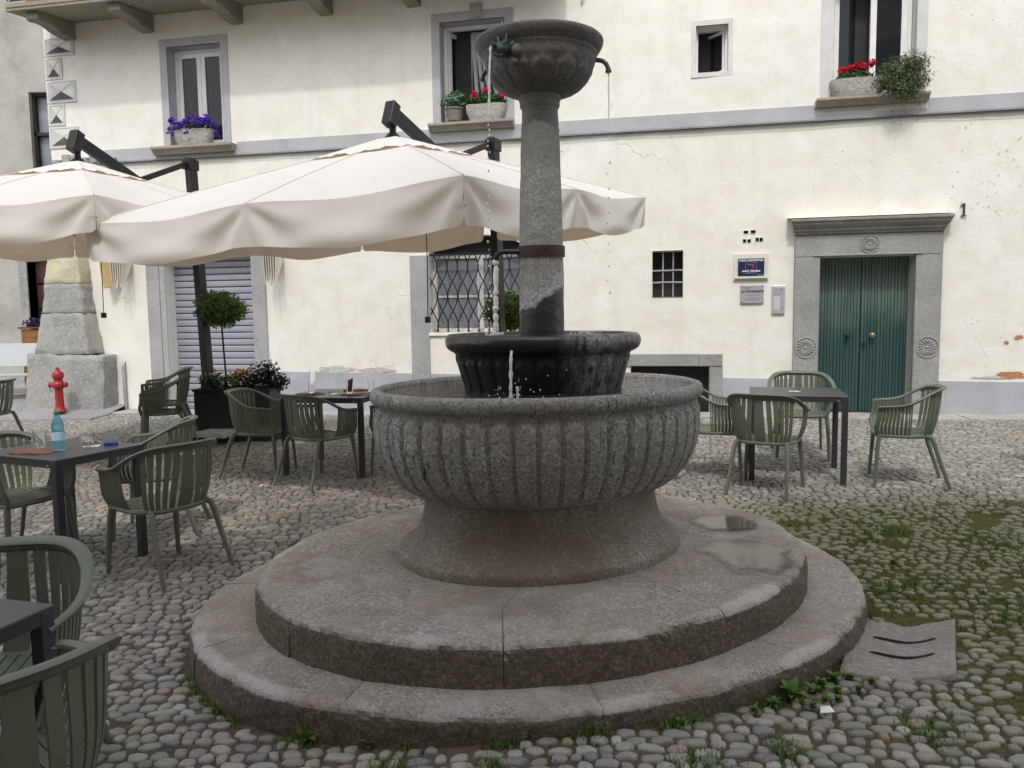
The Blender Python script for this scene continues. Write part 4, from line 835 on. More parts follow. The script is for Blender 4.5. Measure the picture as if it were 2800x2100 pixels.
mid = [(.40, 1.02), (.405, 1.17), (.418, 1.20), (.437, 1.26), (.456, 1.32), (.472, 1.37), (.478, 1.392), (.482, 1.402), (.500, 1.410), (.517, 1.424), (.526, 1.445), (.527, 1.466), (.520, 1.486), (.505, 1.497), (.488, 1.499), (.470, 1.492), (.460, 1.478), (.455, 1.44), (.44, 1.38)]
MIDB = vessel("middle_basin", [(s_/.527, z) for s_, z in mid], .527, .527, 0, 26, 1.19, 1.372, .012, M['wetbasin'], 14, .004, 6, .002, (MX, 0))
w_ = MB(); w_.lathe([(.462, 1.482), (.001, 1.482)], 48, MX, 0, 1, 1, False); w_.build("upper_water", M['water'], FT, smooth=True)
col = [(.122, 1.30), (.121, 1.50), (.1195, 1.70), (.118, 1.90), (.1155, 2.05), (.111, 2.25), (.105, 2.45), (.098, 2.62), (.0955, 2.672), (.099, 2.678), (.106, 2.690), (.107, 2.700), (.102, 2.706), (.107, 2.712), (.112, 2.726), (.112, 2.748), (.105, 2.76)]
vessel("column", [(s_/.122, z) for s_, z in col], .122, .122, 0, 4, 9, 9.1, 0, M['column'], 16, .0022, 12, 0, (MX, 0))
bd = MB(); bd.lathe([(.119, 1.905), (.1275, 1.905), (.1275, 1.960), (.118, 1.960)], 40, MX, 0, 1, 1, False); bd.build("iron_band", M['band'], FT, smooth=True, ang=40)
bowl = [(.10, 2.742), (.128, 2.744), (.132, 2.752), (.150, 2.756), (.185, 2.768), (.222, 2.793), (.252, 2.828), (.273, 2.868), (.284, 2.905), (.290, 2.94), (.294, 2.965), (.300, 2.972), (.302, 2.979), (.298, 2.984), (.306, 2.990), (.318, 3.004), (.328, 3.022), (.334, 3.040), (.336, 3.052), (.332, 3.062), (.318, 3.067), (.298, 3.062), (.285, 3.03), (.26, 2.95), (.18, 2.88), (.01, 2.86)]
vessel("bowl", [(s_/.336, 2.742+(z-2.742)*.86) for s_, z in bowl], .336, .336, 8, 13, 2.760, 2.868, .008, M['bowl'], 22, .003, 20, .003, (MX, 0), .02, .92)
# spouts
def spout(name, pts, r, lip=True):
    m = MB(); m.tube(pts, r, 10)
    if lip:
        a, b = Vector(pts[-2]), Vector(pts[-1]); d = (b-a).normalized(); m.tube([b-d*.010, b+d*.003], r*1.3, 10); a, b = Vector(pts[0]), Vector(pts[1]); d = (b-a).normalized(); m.tube([a, a+d*.01], r*1.35, 10)
    return m.build(name, M['verdigris'], FT, smooth=True, ang=50)
spout("pipe_spout", [(MX+.27, 0, 2.925), (MX+.31, 0, 2.926), (MX+.335, 0, 2.920), (MX+.352, 0, 2.905), (MX+.361, 0, 2.885), (MX+.364, 0, 2.865)], .0125)
spout("pipe_spout", [(MX-.25, .11, 2.925), (MX-.275, .12, 2.922), (MX-.292, .128, 2.908), (MX-.302, .132, 2.888), (MX-.308, .134, 2.865)], .0125)
spout("pipe_spout", [(MX+.10, .27, 2.945), (MX+.115, .31, 2.945), (MX+.125, .335, 2.93), (MX+.130, .345, 2.90), (MX+.131, .348, 2.885)], .0125)
o = spout("band_pipe", [(MX-.115, -.03, 1.934), (MX-.20, -.03, 1.934), (MX-.225, -.03, 1.930), (MX-.24, -.03, 1.915), (MX-.245, -.03, 1.895)], .0135); o.data.materials[0] = M['iron']
def dragon():
    D = Vector((-.60, -.80, 0)).normalized(); R_ = Vector((-D.y, D.x, 0)); c = Vector((MX, 0, 2.905))+D*.285
    def P(f, s_, u): return c+D*f+R_*s_*1.1+Vector((0, 0, u*1.05))
    m = MB(); m.tube([P(-.02, 0, 0), P(.02, 0, .004), P(.05, 0, .0), P(.075, 0, -.008), P(.10, 0, -.016)], [.034, .036, .032, .026, .021], 12, 1.0)      # neck, head and snout
    m.tube([P(.085, 0, .004), P(.125, 0, -.008)], [.014, .017], 10); m.tube([P(.05, 0, -.03), P(.09, 0, -.042), P(.112, 0, -.040)], [.016, .012, .006], 8)   # open jaws
    head = m.build("dragon_spout", M['verdigris'], FT, smooth=True, ang=60)
    for sg in (-1, 1):
        h = MB(); h.tube([P(.03, sg*.018, .025), P(.035, sg*.024, .055), P(.030, sg*.030, .085)], [.008, .006, .002], 7); h.build("horn", M['verdigris'], head, smooth=True)
        h = MB(); h.tube([P(.015, sg*.030, .015), P(.01, sg*.046, .025), P(.005, sg*.055, .012)], [.010, .012, .003], 7, .5); h.build("ear", M['verdigris'], head, smooth=True)
        h = MB(); h.sphere(P(.06, sg*.022, .014), .008, 8, 6); h.build("eye", M['verdigris'], head, smooth=True)
    h = MB(); h.tube([P(.02, 0, .03), P(.015, 0, .07), P(.02, 0, .105), P(.035, 0, .118), P(.045, 0, .105)], [.010, .008, .008, .007, .004], 8); h.build("crest", M['verdigris'], head, smooth=True)
    ms = MB(); ms.sphere(P(-.01, .05, -.005), .030, 9, 7, (1, 1, 1.1)); ms.sphere(P(-.02, .035, -.05), .025, 9, 7); q = ms.build("stone_mask", M['bowl'], FT, smooth=True); return P(.125, 0, -.012)
mouth = dragon()
# falling water
def stream(pts, r, seed, n=9, jit=.35, name="water_stream"):
    Q = []; R_ = []; pts = [Vector(p) for p in pts]; L = sum((b-a).length for a, b in zip(pts, pts[1:])); k = max(6, int(L/.012)); seg = len(pts)-1
    for i in range(k+1):
        t = i/k*seg; j = min(seg-1, int(t)); p = pts[j].lerp(pts[j+1], t-j); z = p.z
        Q.append(p+Vector((.35*r*noise.noise(Vector((z*22, seed, 0))), .35*r*noise.noise(Vector((z*22, seed, 5))), 0))); R_.append(r*(1+jit*noise.noise(Vector((z*45, seed, 9)))+.3*jit*noise.noise(Vector((z*120, seed, 3)))))
    m = MB(); m.tube(Q, R_, n); return m.build(name, M['stream'], FT, smooth=True)
def fall(p0, v0, zend, n=24):    # ballistic path
    out = []; p0 = Vector(p0); 
    T = (v0[2]+math.sqrt(max(0, v0[2]**2+2*9.81*(p0.z-zend))))/9.81
    for i in range(n+1): t = T*i/n; out.append(p0+Vector(v0)*t+Vector((0, 0, -4.905*t*t)))
    return out
stream([(MX-.245, -.03, 1.895), (MX-.246, -.03, 1.75), (MX-.25, -.03, 1.60), (MX-.25, -.03, 1.478)], .014, 2, jit=.8)
dp = fall(mouth, (-.06, -.07, 0), 1.49, 60); stream(dp[:30], .0048, 3, 7, .8); 
stream(fall((MX+.364, 0, 2.865), (.0, 0, 0), 2.60, 10), .0042, 4, 7, .8)
stream([(-.155, -.525, 1.425), (-.158, -.545, 1.40), (-.16, -.552, 1.34), (-.16, -.556, 1.25), (-.16, -.557, 1.19)], .0075, 6, jit=1.0); stream([(-.128, -.55, 1.26), (-.13, -.553, 1.22), (-.128, -.556, 1.19)], .006, 7, jit=.8)
def drops():
    m = MB(); rg = random.Random(8)
    def d(p, r): m.sphere(p, r, 7, 5, (1, 1, rg.uniform(1, 1.8)))
    for p in dp[29:]:
        if rg.random() < .85: d((p.x+rg.gauss(0, .004), p.y+rg.gauss(0, .004), p.z), rg.uniform(.003, .0058))
    for sx, sy, z0 in ((.376, 0, 2.60), (.13, .35, 2.88)):
        z = z0
        while z > 1.5: d((sx+rg.gauss(0, .006), sy+rg.gauss(0, .006), z), rg.uniform(.0028, .0055)); z -= rg.uniform(.03, .085)
    for k in range(46): d((-.15+rg.gauss(0, .09), -.60+rg.uniform(-.04, .06), 1.195+abs(rg.gauss(0, .06))), rg.uniform(.0015, .0035))
    for k in range(26): q = rg.uniform(0, 6.28); r = abs(rg.gauss(0, .035)); d((MX-.25+r*math.cos(q), -.03+r*math.sin(q), 1.486+rg.uniform(0, .012)), rg.uniform(.003, .008))
    tag(m.build("water_drops", M['stream'], FT, smooth=True), kind='stuff')
drops()
# puddles lying in the hollow of the upper step
def puddle(cx, cy, rx, ry, seed):
    m = MB(); n = 40; vs = [(cx, cy, .3365)]
    for k in range(n):
        q = 2*PI*k/n; r = 1+.25*noise.noise(Vector((math.cos(q)*1.7, math.sin(q)*1.7, seed))); vs.append((cx+rx*r*math.cos(q), cy+ry*r*math.sin(q), .3365))
    m.add(vs, [(0, 1+k, 1+(k+1) % n) for k in range(n)]); o = m.build("puddle", M['puddle'], FT); at = o.data.attributes.new("edge", 'FLOAT', 'POINT'); at.data.foreach_set('value', np.array([.0]+[1.0]*n, np.float32))
puddle(1.06, -.24, .34, .42, 2); puddle(1.10, .32, .27, .34, 5)
# ================================================================== CHAIRS
def chair_proto():
    root = empty("armchair"); PM = 118.0
    def rail(ph):      # ph in degrees from the back centre
        q = rad(ph); s, c = math.sin(q), math.cos(q); x = .295*math.copysign(abs(s)**.78, s); y = .275*c if c > 0 else .46*c
        t = max(0, min(1, (c+.30)/1.30)); z = .672+.148*(t*t*(3-2*t))
        if abs(ph) > 104: z -= .010*((abs(ph)-104)/14)**2
        return Vector((x, y, z))
    def seat(ph):
        q = rad(ph); s, c = math.sin(q), math.cos(q); return Vector((.232*math.copysign(abs(s)**.6, s), .205*c if c > 0 else .47*c, .435))
    def rib(ph, t):    # t 0 at the rail, 1 at the seat edge
        a, d = rail(ph), seat(ph); o = Vector((d.x, d.y, 0)).normalized(); b = a+Vector((0, 0, -.13))-o*.012; c = d+o*.050+Vector((0, 0, .085)); u = 1-t
        return a*(u**3)+b*(3*u*u*t)+c*(3*u*t*t)+d*(t**3)
    def slat(p0, p1, name, th=.0075, n=9, t1=1.0):
        m = MB(); vs = []
        for i in range(n):
            t = i/(n-1)*t1; A, B = rib(p0, t), rib(p1, t); mid = (A+B)/2; nn = Vector((mid.x, mid.y, 0)).normalized(); nn = (nn*1.0+Vector((0, 0, -.35*t))).normalized()*th
            vs += [A, B, B+nn, A+nn]
        fs = [(0, 1, 2, 3)]+[tuple((n-1)*4+k for k in (3, 2, 1, 0))]
        for i in range(n-1):
            for k in range(4): k2 = (k+1) % 4; fs.append((i*4+k, (i+1)*4+k, (i+1)*4+k2, i*4+k2))
        m.add(vs, fs); return m.build(name, M['chair'], root, smooth=True, ang=50)
    m = MB(); pts = [rail(p) for p in np.linspace(-PM, PM, 49)]; vs = []; n = 8; N_ = len(pts)
    for i, p in enumerate(pts):
        t = (pts[min(i+1, N_-1)]-pts[max(i-1, 0)]).normalized(); o = Vector((p.x, p.y, 0)).normalized(); o = (o-t*o.dot(t)).normalized(); o = (o+Vector((0, 0, .25))).normalized(); b = t.cross(o); e = abs(i/(N_-1)*2-1); wd = .029-.012*e
        for k in range(n): q = 2*PI*k/n; vs.append(p+o*(.014+wd*math.cos(q))+b*(.0125*math.sin(q)))
    m.add(vs, [(i*n+k, i*n+(k+1) % n, (i+1)*n+(k+1) % n, (i+1)*n+k) for i in range(N_-1) for k in range(n)]+[tuple(reversed(range(n))), tuple((N_-1)*n+k for k in range(n))]); m.build("top_rail", M['chair'], root, smooth=True)
    B0, nb = 54.0, 11; w_ = 2*B0/nb
    for k in range(nb): a = -B0+k*w_; slat(a+w_*.16, a+w_*.84, "back_slat")
    bp = MB()
    for (ta, tb) in ((0, .075),):
        bp.grid(lambda a, b, ta=ta, tb=tb: rib(-B0+2*B0*a, ta+(tb-ta)*b)+Vector((rib(-B0+2*B0*a, 0).x, rib(-B0+2*B0*a, 0).y, 0)).normalized()*.004, 25, 3)
    bp.build("back_band", M['chair'], root, smooth=True, solid=.0085)
    for sg in (-1, 1):
        ns = 10; w2 = (PM-83)/ns
        for k in range(ns): a = 83+k*w2; p, q = a+w2*.17, a+w2*.83; slat(sg*p, sg*q, "arm_slat") if sg > 0 else slat(-q, -p, "arm_slat")
        po = MB(); po.tube([rib(sg*PM, t) for t in np.linspace(0, 1, 9)], [.012]*5+[.014]*4, 8, 1.2); po.build("arm_post", M['chair'], root, smooth=True)
    # seat ring and slats
    m = MB(); ring = [seat(p)+Vector((0, 0, -.012)) for p in np.linspace(-PM, PM, 41)]; f0, f1 = ring[-1], ring[0]; ring += [f0.lerp(f1, t)+Vector((0, -.022*math.sin(PI*t), -.004*math.sin(PI*t))) for t in (.12, .25, .4, .5, .6, .75, .88)]; ring.append(ring[0]); m.tube(ring, .017, 8, .9, False); m.build("seat_frame", M['chair'], root, smooth=True)
    nsl = 11; W2 = .225
    for k in range(nsl):
        x0, x1 = -W2+2*W2*(k+.08)/nsl, -W2+2*W2*(k+.92)/nsl; vs = []; n = 7
        def ext(x): return .205*math.sqrt(max(.05, 1-(abs(x)/.24)**2.6))
        for i in range(n):
            t = i/(n-1)
            for x, dz in ((x0, 0), (x1, 0), (x1, -.008), (x0, -.008)): y = -.235+(ext((x0+x1)/2)+.235)*t; vs.append((x, y, .437-.016*math.sin(PI*t)+dz-.006*(1 if i == 0 else 0)))
        fs = [(0, 1, 2, 3), tuple((n-1)*4+q for q in (3, 2, 1, 0))]
        for i in range(n-1):
            for q in range(4): q2 = (q+1) % 4; fs.append((i*4+q, (i+1)*4+q, (i+1)*4+q2, i*4+q2))
        m = MB(); m.add(vs, fs); m.build("seat_slat", M['chair'], root, smooth=True, ang=50)
    for sg in (-1, 1):
        f = MB(); f.tube([(sg*.212, -.205, .430), (sg*.222, -.215, .36), (sg*.236, -.226, .18), (sg*.245, -.235, .0)], [.021, .0205, .018, .0155], 8, .85); f.build("leg", M['chair'], root, smooth=True)
        f = MB(); f.tube([(sg*.185, .150, .428), (sg*.205, .188, .415), (sg*.214, .208, .37), (sg*.228, .262, .20), (sg*.245, .332, .0)], [.019, .021, .0205, .018, .0155], 8, .85); f.build("leg", M['chair'], root, smooth=True)
    return root
CH0 = chair_proto(); chair_used = [False]
def chair(x, y, yaw, label, group, dz=0):
    c = CH0 if not chair_used[0] else copy_tree(CH0); chair_used[0] = True
    c.location = (x, y, gz(x, y)+.004+dz); c.rotation_euler = (0, 0, rad(yaw)); tag(c, label, "chair", group); return c
GR = "olive resin armchairs of the cafe terrace"
chair(2.14, 6.40, 147, "olive armchair standing back-on in front of the table near the green door", GR)
chair(3.37, 6.57, -110, "olive armchair drawn away from the table, nearest the green door's right jamb", GR)
chair(2.93, 7.75, -14, "olive armchair between the table and the green door, facing the fountain", GR)
chair(1.84, 6.95, 74, "olive armchair half hidden by the basin, tucked against the doorside table", GR)
chair(5.13, 7.0, 176, "olive armchair out to the side of the doorside table, near the brick patch", GR)
chair(-2.45, 7.44, 84, "olive armchair between the black planter and the table set with leather mats", GR)
chair(-1.80, 7.08, 146, "olive armchair with its back to the fountain steps at the table with mats", GR)
chair(-1.08, 7.42, -97, "olive armchair squeezed between the table with mats and the fountain basin", GR)
chair(-4.08, 8.95, -70, "lower olive armchair of the stack of two beside the planter", GR)
chair(-4.05, 8.94, -70, "upper olive armchair of the stack of two beside the planter", GR, .105)
chair(-2.21, 4.77, -122, "olive armchair nearest the fountain steps at the table with the water bottle", GR)
chair(-2.66, 5.62, -78, "pale lit olive armchair behind the table with the water bottle", GR)
chair(-3.30, 5.02, 69, "olive armchair on the far end of the bottle table, arms under its top", GR)
chair(-6.30, 9.15, -88, "olive armchair standing alone towards the white bench", GR)
chair(-1.765, 2.47, 10, "olive armchair at the bare table, on its side towards the bottle table", GR)
chair(-1.365, 1.87, -128, "olive armchair at the bare table, on its side away from the bottle table", GR)

# ================================================================== TABLES
def table(x, y, yaw, wx, wy, label, mat_top):
    r = empty("terrace_table", (x, y, gz(x, y)), rad(yaw)); tag(r, label, "table", "anthracite metal terrace tables"); h = .76; a, b = wx/2, wy/2
    m = MB(); m.box(-a, a, -b, b, h-.012, h); m.build("table_top", mat_top, r, bevel=.003)
    m = MB(); m.box(-a+.004, a-.004, -b+.004, -b+.024, h-.052, h-.0125); m.box(-a+.004, a-.004, b-.024, b-.004, h-.052, h-.0125); m.box(-a+.004, -a+.024, -b+.025, b-.025, h-.052, h-.0125); m.box(a-.024, a-.004, -b+.025, b-.025, h-.052, h-.0125); m.build("apron", M['anthracite'], r)
    for sx in (-1, 1):
        for sy in (-1, 1):
            m = MB(); x0, y0 = sx*(a-.026), sy*(b-.026); m.box(x0-.024, x0+.024, y0-.024, y0+.024, 0.004, h-.0127); m.build("leg", M['anthracite'], r, bevel=.003)
    for sx in (-.32, .32): m = MB(); m.lathe([(.006, 0), (.006, .004)], 8); o = m.build("screw", M['aluminium'], r); o.rotation_euler = (rad(90), 0, 0); o.location = (sx*wx/.8, -b+.004, h-.036)
    return r
table(2.57, 6.93, -17, .80, .78, "square dark metal table with an ashtray, nearest the green door", M['tabletop'])
table(-1.73, 7.62, -10, .82, .86, "square dark metal table laid with brown mats and glasses", M['tabletop'])
table(-2.93, 4.94, -24, .74, .62, "dark metal table with the blue water bottle", M['tabletop'])
table(-1.90, 2.13, -15, .80, .62, "bare dark metal table with nothing on its top", M['tabletop'])

# ================================================================== PARASOLS
def umbrella(cx, cy, cz, yaw, tx, ty, L, v, ha, mast, mast_top, label, seed, base_top):
    """square cantilever parasol; (tx, ty) is the slope of the hanging canopy along its own axes"""
    r = empty("cantilever_parasol", (cx, cy, 0), rad(yaw)); tag(r, label, "parasol", "cream cantilever parasols"); h = L/2; rg = random.Random(seed)
    def rim(sd, s):    # side 0..3, s -1..1 ; corners A(-,-) B(+,-) D(+,+) C(-,+)
        return ((s*h, -h), (h, s*h), (-s*h, h), (-h, -s*h))[sd]
    def pinch(s): return (1-math.cos(2*PI*s))/2       # 0 at corners and mid, 1 between
    def zr(x, y): return cz+tx*x+ty*y
    def top_pt(sd, s, t):
        x, y = rim(sd, s); pz = pinch(s); bow = 1-.018*pz*t; z = zr(x*t, y*t)+ha*(1-t)*(1+.10*t)-.038*pz*t**1.6; return (x*t*bow, y*t*bow, z)
    m = MB()
    for sd in range(4): m.grid(lambda a, b, sd=sd: top_pt(sd, -1+2*a, .05+.95*(1-b)), 41, 16)
    canopy = m.build("canopy", M['fabric'], r, smooth=True, ang=22)
    vc = MB()
    for sd in range(4):
        def f(a, b, sd=sd):
            s = -1+2*a; t = .055+.235*b; x, y, z = top_pt(sd, s, t); lift = .010+.016*pinch(s)*b+(.006*math.sin(s*13+seed+sd)+.004*math.sin(s*31+sd))*b; return (x, y, z+lift+.03*(1-b))
        vc.grid(f, 33, 7)
    vc.build("vent_cap", M['fabric'], canopy, smooth=True)
    for sd in range(4):
        q = MB(); nx, ny = ((0, -1), (1, 0), (0, 1), (-1, 0))[sd]; slit_mid = sd == 1; ph = rg.uniform(0, 6)
        halves = [(-1, 1)] if not slit_mid else [(-1, -.045), (.045, 1)]
        for (s0, s1) in halves:
            def f(a, b, s0=s0, s1=s1):
                s = s0+(s1-s0)*a; x, y, z = top_pt(sd, s*(1-.010*b*(abs(s) > .96)), 1.0); u = (s+1) % 1.0; dl, dr = u*h, (1-u)*h; pz = pinch(s)
                out = .034*pz*math.sin(PI*min(1, b*.60)) - .012*b*(1-pz)
                for dd, w0 in ((dl, ph), (dr, ph+1.7)):
                    an = math.atan2(b*v*1.25, dd+.015); A = .024*math.exp(-dd/.75)*min(1, dd/.10)*min(1, b*2.2); out += A*math.sin(7.0*an+.8*math.sin(w0))
                out += .016*math.sin(2*PI*(b*1.15+.35*math.cos(PI*(u-.5)*1.6)))*pz*b + .008*math.sin(u*17+ph)*b
                hh = v*(1.0+.10*pz); end = min(abs(s-s0), abs(s-s1))*h; cr = .10*v*max(0, 1-end/.05)**2*(b > .6)
                return (x+nx*out, y+ny*out, z-hh*b+cr+.012*noise.noise(Vector((s*4, seed, sd)))*b)
            q.grid(f, 110, 16)
        o = q.build("valance", M['fabric'], canopy, smooth=True)
    for sd in range(4):
        for s in (-1, 0):
            sm = MB(); sm.tube([Vector(top_pt(sd, s, t))+Vector((0, 0, .003)) for t in np.linspace(.28, 1, 14)], .0055, 5); sm.build("seam", M['fabric'], canopy, smooth=True)
    # frame
    hub = MB(); hub.lathe([(.05, cz+ha-.42), (.06, cz+ha-.40), (.06, cz+ha-.10), (.03, cz+ha+.03)], 12); hub.build("hub", M['mast'], r, smooth=True, ang=40)
    for sd in range(4):
        for s in (-1, 0):
            x, y = rim(sd, s); b = MB(); b.tube([(x*.04, y*.04, zr(0, 0)+ha-.08), (x*.99, y*.99, zr(x, y)-.02)], .011, 6); rb = b.build("rib", M['whitemetal'], r, smooth=True)
            b = MB(); b.tube([(x*.03, y*.03, zr(0, 0)+ha-.38), (x*.5, y*.5, zr(x*.5, y*.5)+ha*.5-.05)], .009, 6); b.build("strut", M['whitemetal'], rb, smooth=True)
    # cantilever arm, mast and head, in local coordinates
    c, s_ = math.cos(rad(yaw)), math.sin(rad(yaw)); dx, dy = mast[0]-cx, mast[1]-cy; mx, my = c*dx+s_*dy, -s_*dx+c*dy; bx, by = mast[2]-cx, mast[3]-cy; ox, oy = c*bx+s_*by, -s_*bx+c*by
    zb = gz(mast[2], mast[3]); hz = cz+ha+.24
    def bar(p, q, w_, d_, name, par=r):
        p, q = Vector(p), Vector(q); t = (q-p).normalized(); sd = t.cross(Vector((0, 0, 1))).normalized() if abs(t.z) < .95 else Vector((-my, mx, 0)).normalized(); up = sd.cross(t); m = MB()
        cs = [sd*a*w_/2+up*b*d_/2 for a, b in ((-1, -1), (1, -1), (1, 1), (-1, 1))]; m.hexa([p+k for k in cs], [q+k for k in cs]); return m.build(name, M['mast'], par, bevel=.006)
    ms = bar((ox, oy, zb+.02), (mx, my, mast_top), .085, .13, "mast"); bar((0, 0, hz), (mx*.97, my*.97, mast_top-.72), .06, .11, "arm"); bar((mx, my, mast_top-.05), (mx*.46, my*.46, hz+(mast_top-.72-hz)*.46-.02), .035, .06, "strut_bar")
    hd = Vector((mx, my, 0)).normalized(); bar((-hd.x*.055, -hd.y*.055, hz-.125), (hd.x*.02, hd.y*.02, hz+.075), .10, .10, "head_joint"); b = MB(); b.lathe([(.02, cz+ha-.02), (.075, cz+ha+.005), (.075, cz+ha+.02), (.045, cz+ha+.05), (.03, cz+ha+.06), (.03, hz-.08)], 14); b.build("pivot", M['mast'], r, smooth=True, ang=40)
    mc = Vector((mx, my, 0)); bar((mx+.0, my, mast_top-.14), (mx+.0, my, mast_top-.02), .12, .17, "mast_cap", r); bar((ox*.97+mx*.03, oy*.97+my*.03, zb+.55), (ox*.94+mx*.06, oy*.94+my*.06, zb+.80), .13, .19, "crank_box", r)
    # base with ballast slabs
    for k in range(2): bar((ox-.5, oy-.02+.0*k, zb+.05) if k == 0 else (ox, oy-.5, zb+.051), (ox+.5, oy-.02, zb+.05) if k == 0 else (ox, oy+.5, zb+.051), .09, .07, "base_bar")
    for a in (-1, 1):
        for b_ in (-1, 1): m = MB(); x0, y0 = ox+a*.29, oy+b_*.29; m.box(x0-.21, x0+.21, y0-.21, y0+.21, zb+.088, zb+.148); m.build("ballast_slab", M['concrete'], r, bevel=.006)
    # pull cord with weight
    cd_ = MB(); px, py = -h*.25, -h*.35; zt = zr(px, py)+.30; cd_.tube([(px, py, zt), (px+.01, py, cz-.5), (px, py, cz-.95)], .004, 5); cc = cd_.build("pull_cord", M['black'], r); wt = MB(); wt.box(px-.018, px+.018, py-.018, py+.018, cz-1.0, cz-.95); wt.build("cord_weight", M['black'], cc, bevel=.004)
    return r
umbrella(-1.021, 6.951, 2.542, 62.66, .089, -.017, 3.50, .295, .606, (-.17, 8.60, -.10, 8.55), 3.52, "cream square parasol nearest the fountain column, tilted on its arm", 3, 0)
umbrella(-4.34, 7.92, 2.62, 76.2, .036, -.002, 3.06, .29, .549, (-3.87, 9.55, -3.76, 9.55), 3.54, "cream square parasol over the bottle table, by the painted corner", 8, 0)
# ================================================================== PLANTS
def leaves(pts, nrm, size, rg, asp=.55, fold=.0):
    """one pointed four-corner leaf per point; pts (n,3), nrm (n,3)"""
    n = len(pts); a = rg.normal(size=(n, 3)); nr = nrm/np.linalg.norm(nrm, axis=1, keepdims=True); t = a-nr*(a*nr).sum(1, keepdims=True); t /= np.linalg.norm(t, axis=1, keepdims=True); b = np.cross(nr, t); s = (size*rg.uniform(.65, 1.25, n))[:, None]
    V = np.stack([pts-t*s*.5, pts+b*s*asp*.5+nr*s*fold, pts+t*s*.55, pts-b*s*asp*.5+nr*s*fold], 1).reshape(-1, 3); F = np.arange(4*n).reshape(n, 4); return V, F
def blob(n, c, r, rg, shell=.75, lump=.12, flat=None):
    d = rg.normal(size=(n, 3)); d /= np.linalg.norm(d, axis=1, keepdims=True); k = rg.uniform(shell, 1.0, n)**.7
    L = np.array([1+lump*noise.noise(Vector(v*2.6)) for v in d]); p = d*(k*L)[:, None]*np.array(r)+np.array(c); nn = d+rg.normal(size=(n, 3))*.55; return p, nn
def foliage(name, mat, parent, parts, kind=None):
    Vs, Fs, n = [], [], 0
    for V, F in parts: Vs.append(V); Fs.append(F+n); n += len(V)
    o = mk(name, npmesh(name, np.concatenate(Vs), np.concatenate(Fs), False), mat, parent); tag(o, kind='stuff'); return o
def flower_head(c, r, rg, npet=22):
    p, nn = blob(npet, c, (r, r, r*.75), rg, .7); V, F = leaves(p, nn, r*.95, rg, .9); return V, F
rg = np.random.default_rng(31)
# ---- planters with clipped box balls at the two masts
def planter(x, y, rz, label, ball, flowers):
    g = gz(x, y); r = empty("planter", (x, y, g), rad(rz)); tag(r, label, "planter", "black planters by the parasol masts"); W_, D_, H_ = .47, .21, .60
    m = MB(); m.hexa([(-W_, -D_, .07), (W_, -D_, .07), (W_, D_, .07), (-W_, D_, .07)], [(-W_, -D_, H_), (W_, -D_, H_), (W_, D_, H_), (-W_, D_, H_)]); m.build("box", M['planter'], r, bevel=.01)
    m = MB(); frame_rect(m, -W_-.012, W_+.012, 0, 0, 0, 0, 0); m = MB(); m.box(-W_-.012, W_+.012, -D_-.012, -D_+.02, H_+.001, H_+.03); m.box(-W_-.012, W_+.012, D_-.02, D_+.012, H_+.001, H_+.03); m.box(-W_-.012, -W_+.02, -D_+.021, D_-.021, H_+.001, H_+.03); m.box(W_-.02, W_+.012, -D_+.021, D_-.021, H_+.001, H_+.03); m.build("rim", M['planter'], r)
    m = MB(); m.box(-W_-.1, W_+.1, -D_-.08, D_+.08, .0, .068); m.build("plinth", M['planter'], r); m = MB(); m.box(-W_+.021, W_-.021, -D_+.021, D_-.021, H_, H_+.018); m.build("soil", M['soil'], r)
    bx, by, bz, br, bh = ball; t = MB(); t.tube([(bx+.05, by, H_), (bx+.035, by, H_+.25), (bx+.01, by, bz-.12), (bx, by, bz)], [.014, .012, .011, .010], 7); t.build("trunk", M['bark'], r, smooth=True)
    p, nn = blob(4600, (bx, by, bz), (br, br, bh), rg, .55, .30); cr_ = foliage("crown", M['box_leaf'], r, [leaves(p, nn, .036, rg, .6)]); cm_ = MB(); cm_.sphere((bx, by, bz), 1, 14, 10, (br*.78, br*.78, bh*.78)); cm_.build("inner_core", M['bark'], cr_, smooth=True)  # solid dark core added to close see-through gaps between the leaves
    fl = {}
    for (mt, cx, cz, k, sz) in flowers:
        p, nn = blob(int(k), (cx, -.04, cz), (sz, .14, sz*.8), rg, .2); fl.setdefault(mt, []).append((p, nn))
    for mt, L in fl.items():
        V = [leaves(p, nn, {'dark_leaf': .045, 'geranium_leaf': .055}.get(mt, .05), rg, .6 if 'leaf' in mt else .95) for p, nn in L]; foliage({'dark_leaf': "purple_foliage", 'geranium_leaf': "green_foliage", 'begonia_y': "yellow_flowers", 'begonia_p': "pink_flowers", 'pansy_w': "white_flowers"}[mt], M[mt], r, V)
    return r
planter(-3.42, 9.55, -3, "long black planter with clipped box ball, yellow and pink begonias", (-.18, 0, 1.60, .315, .225), [('geranium_leaf', -.25, .68, 260, .22), ('geranium_leaf', .05, .70, 260, .22), ('begonia_p', -.28, .74, 26, .17), ('begonia_p', -.05, .78, 22, .13), ('begonia_y', .08, .80, 40, .11), ('begonia_y', .0, .69, 20, .06), ('begonia_p', .17, .82, 16, .06), ('dark_leaf', .33, .74, 700, .26), ('dark_leaf', .52, .70, 320, .16), ('dark_leaf', .42, .86, 130, .15), ('pansy_w', -.42, .74, 14, .07)])
planter(.12, 8.98, -8, "black planter with clipped box ball behind the fountain column", (-.14, 0, 1.50, .30, .235), [('geranium_leaf', 0, .68, 400, .3), ('begonia_y', .15, .75, 30, .12), ('dark_leaf', .3, .72, 300, .2)])
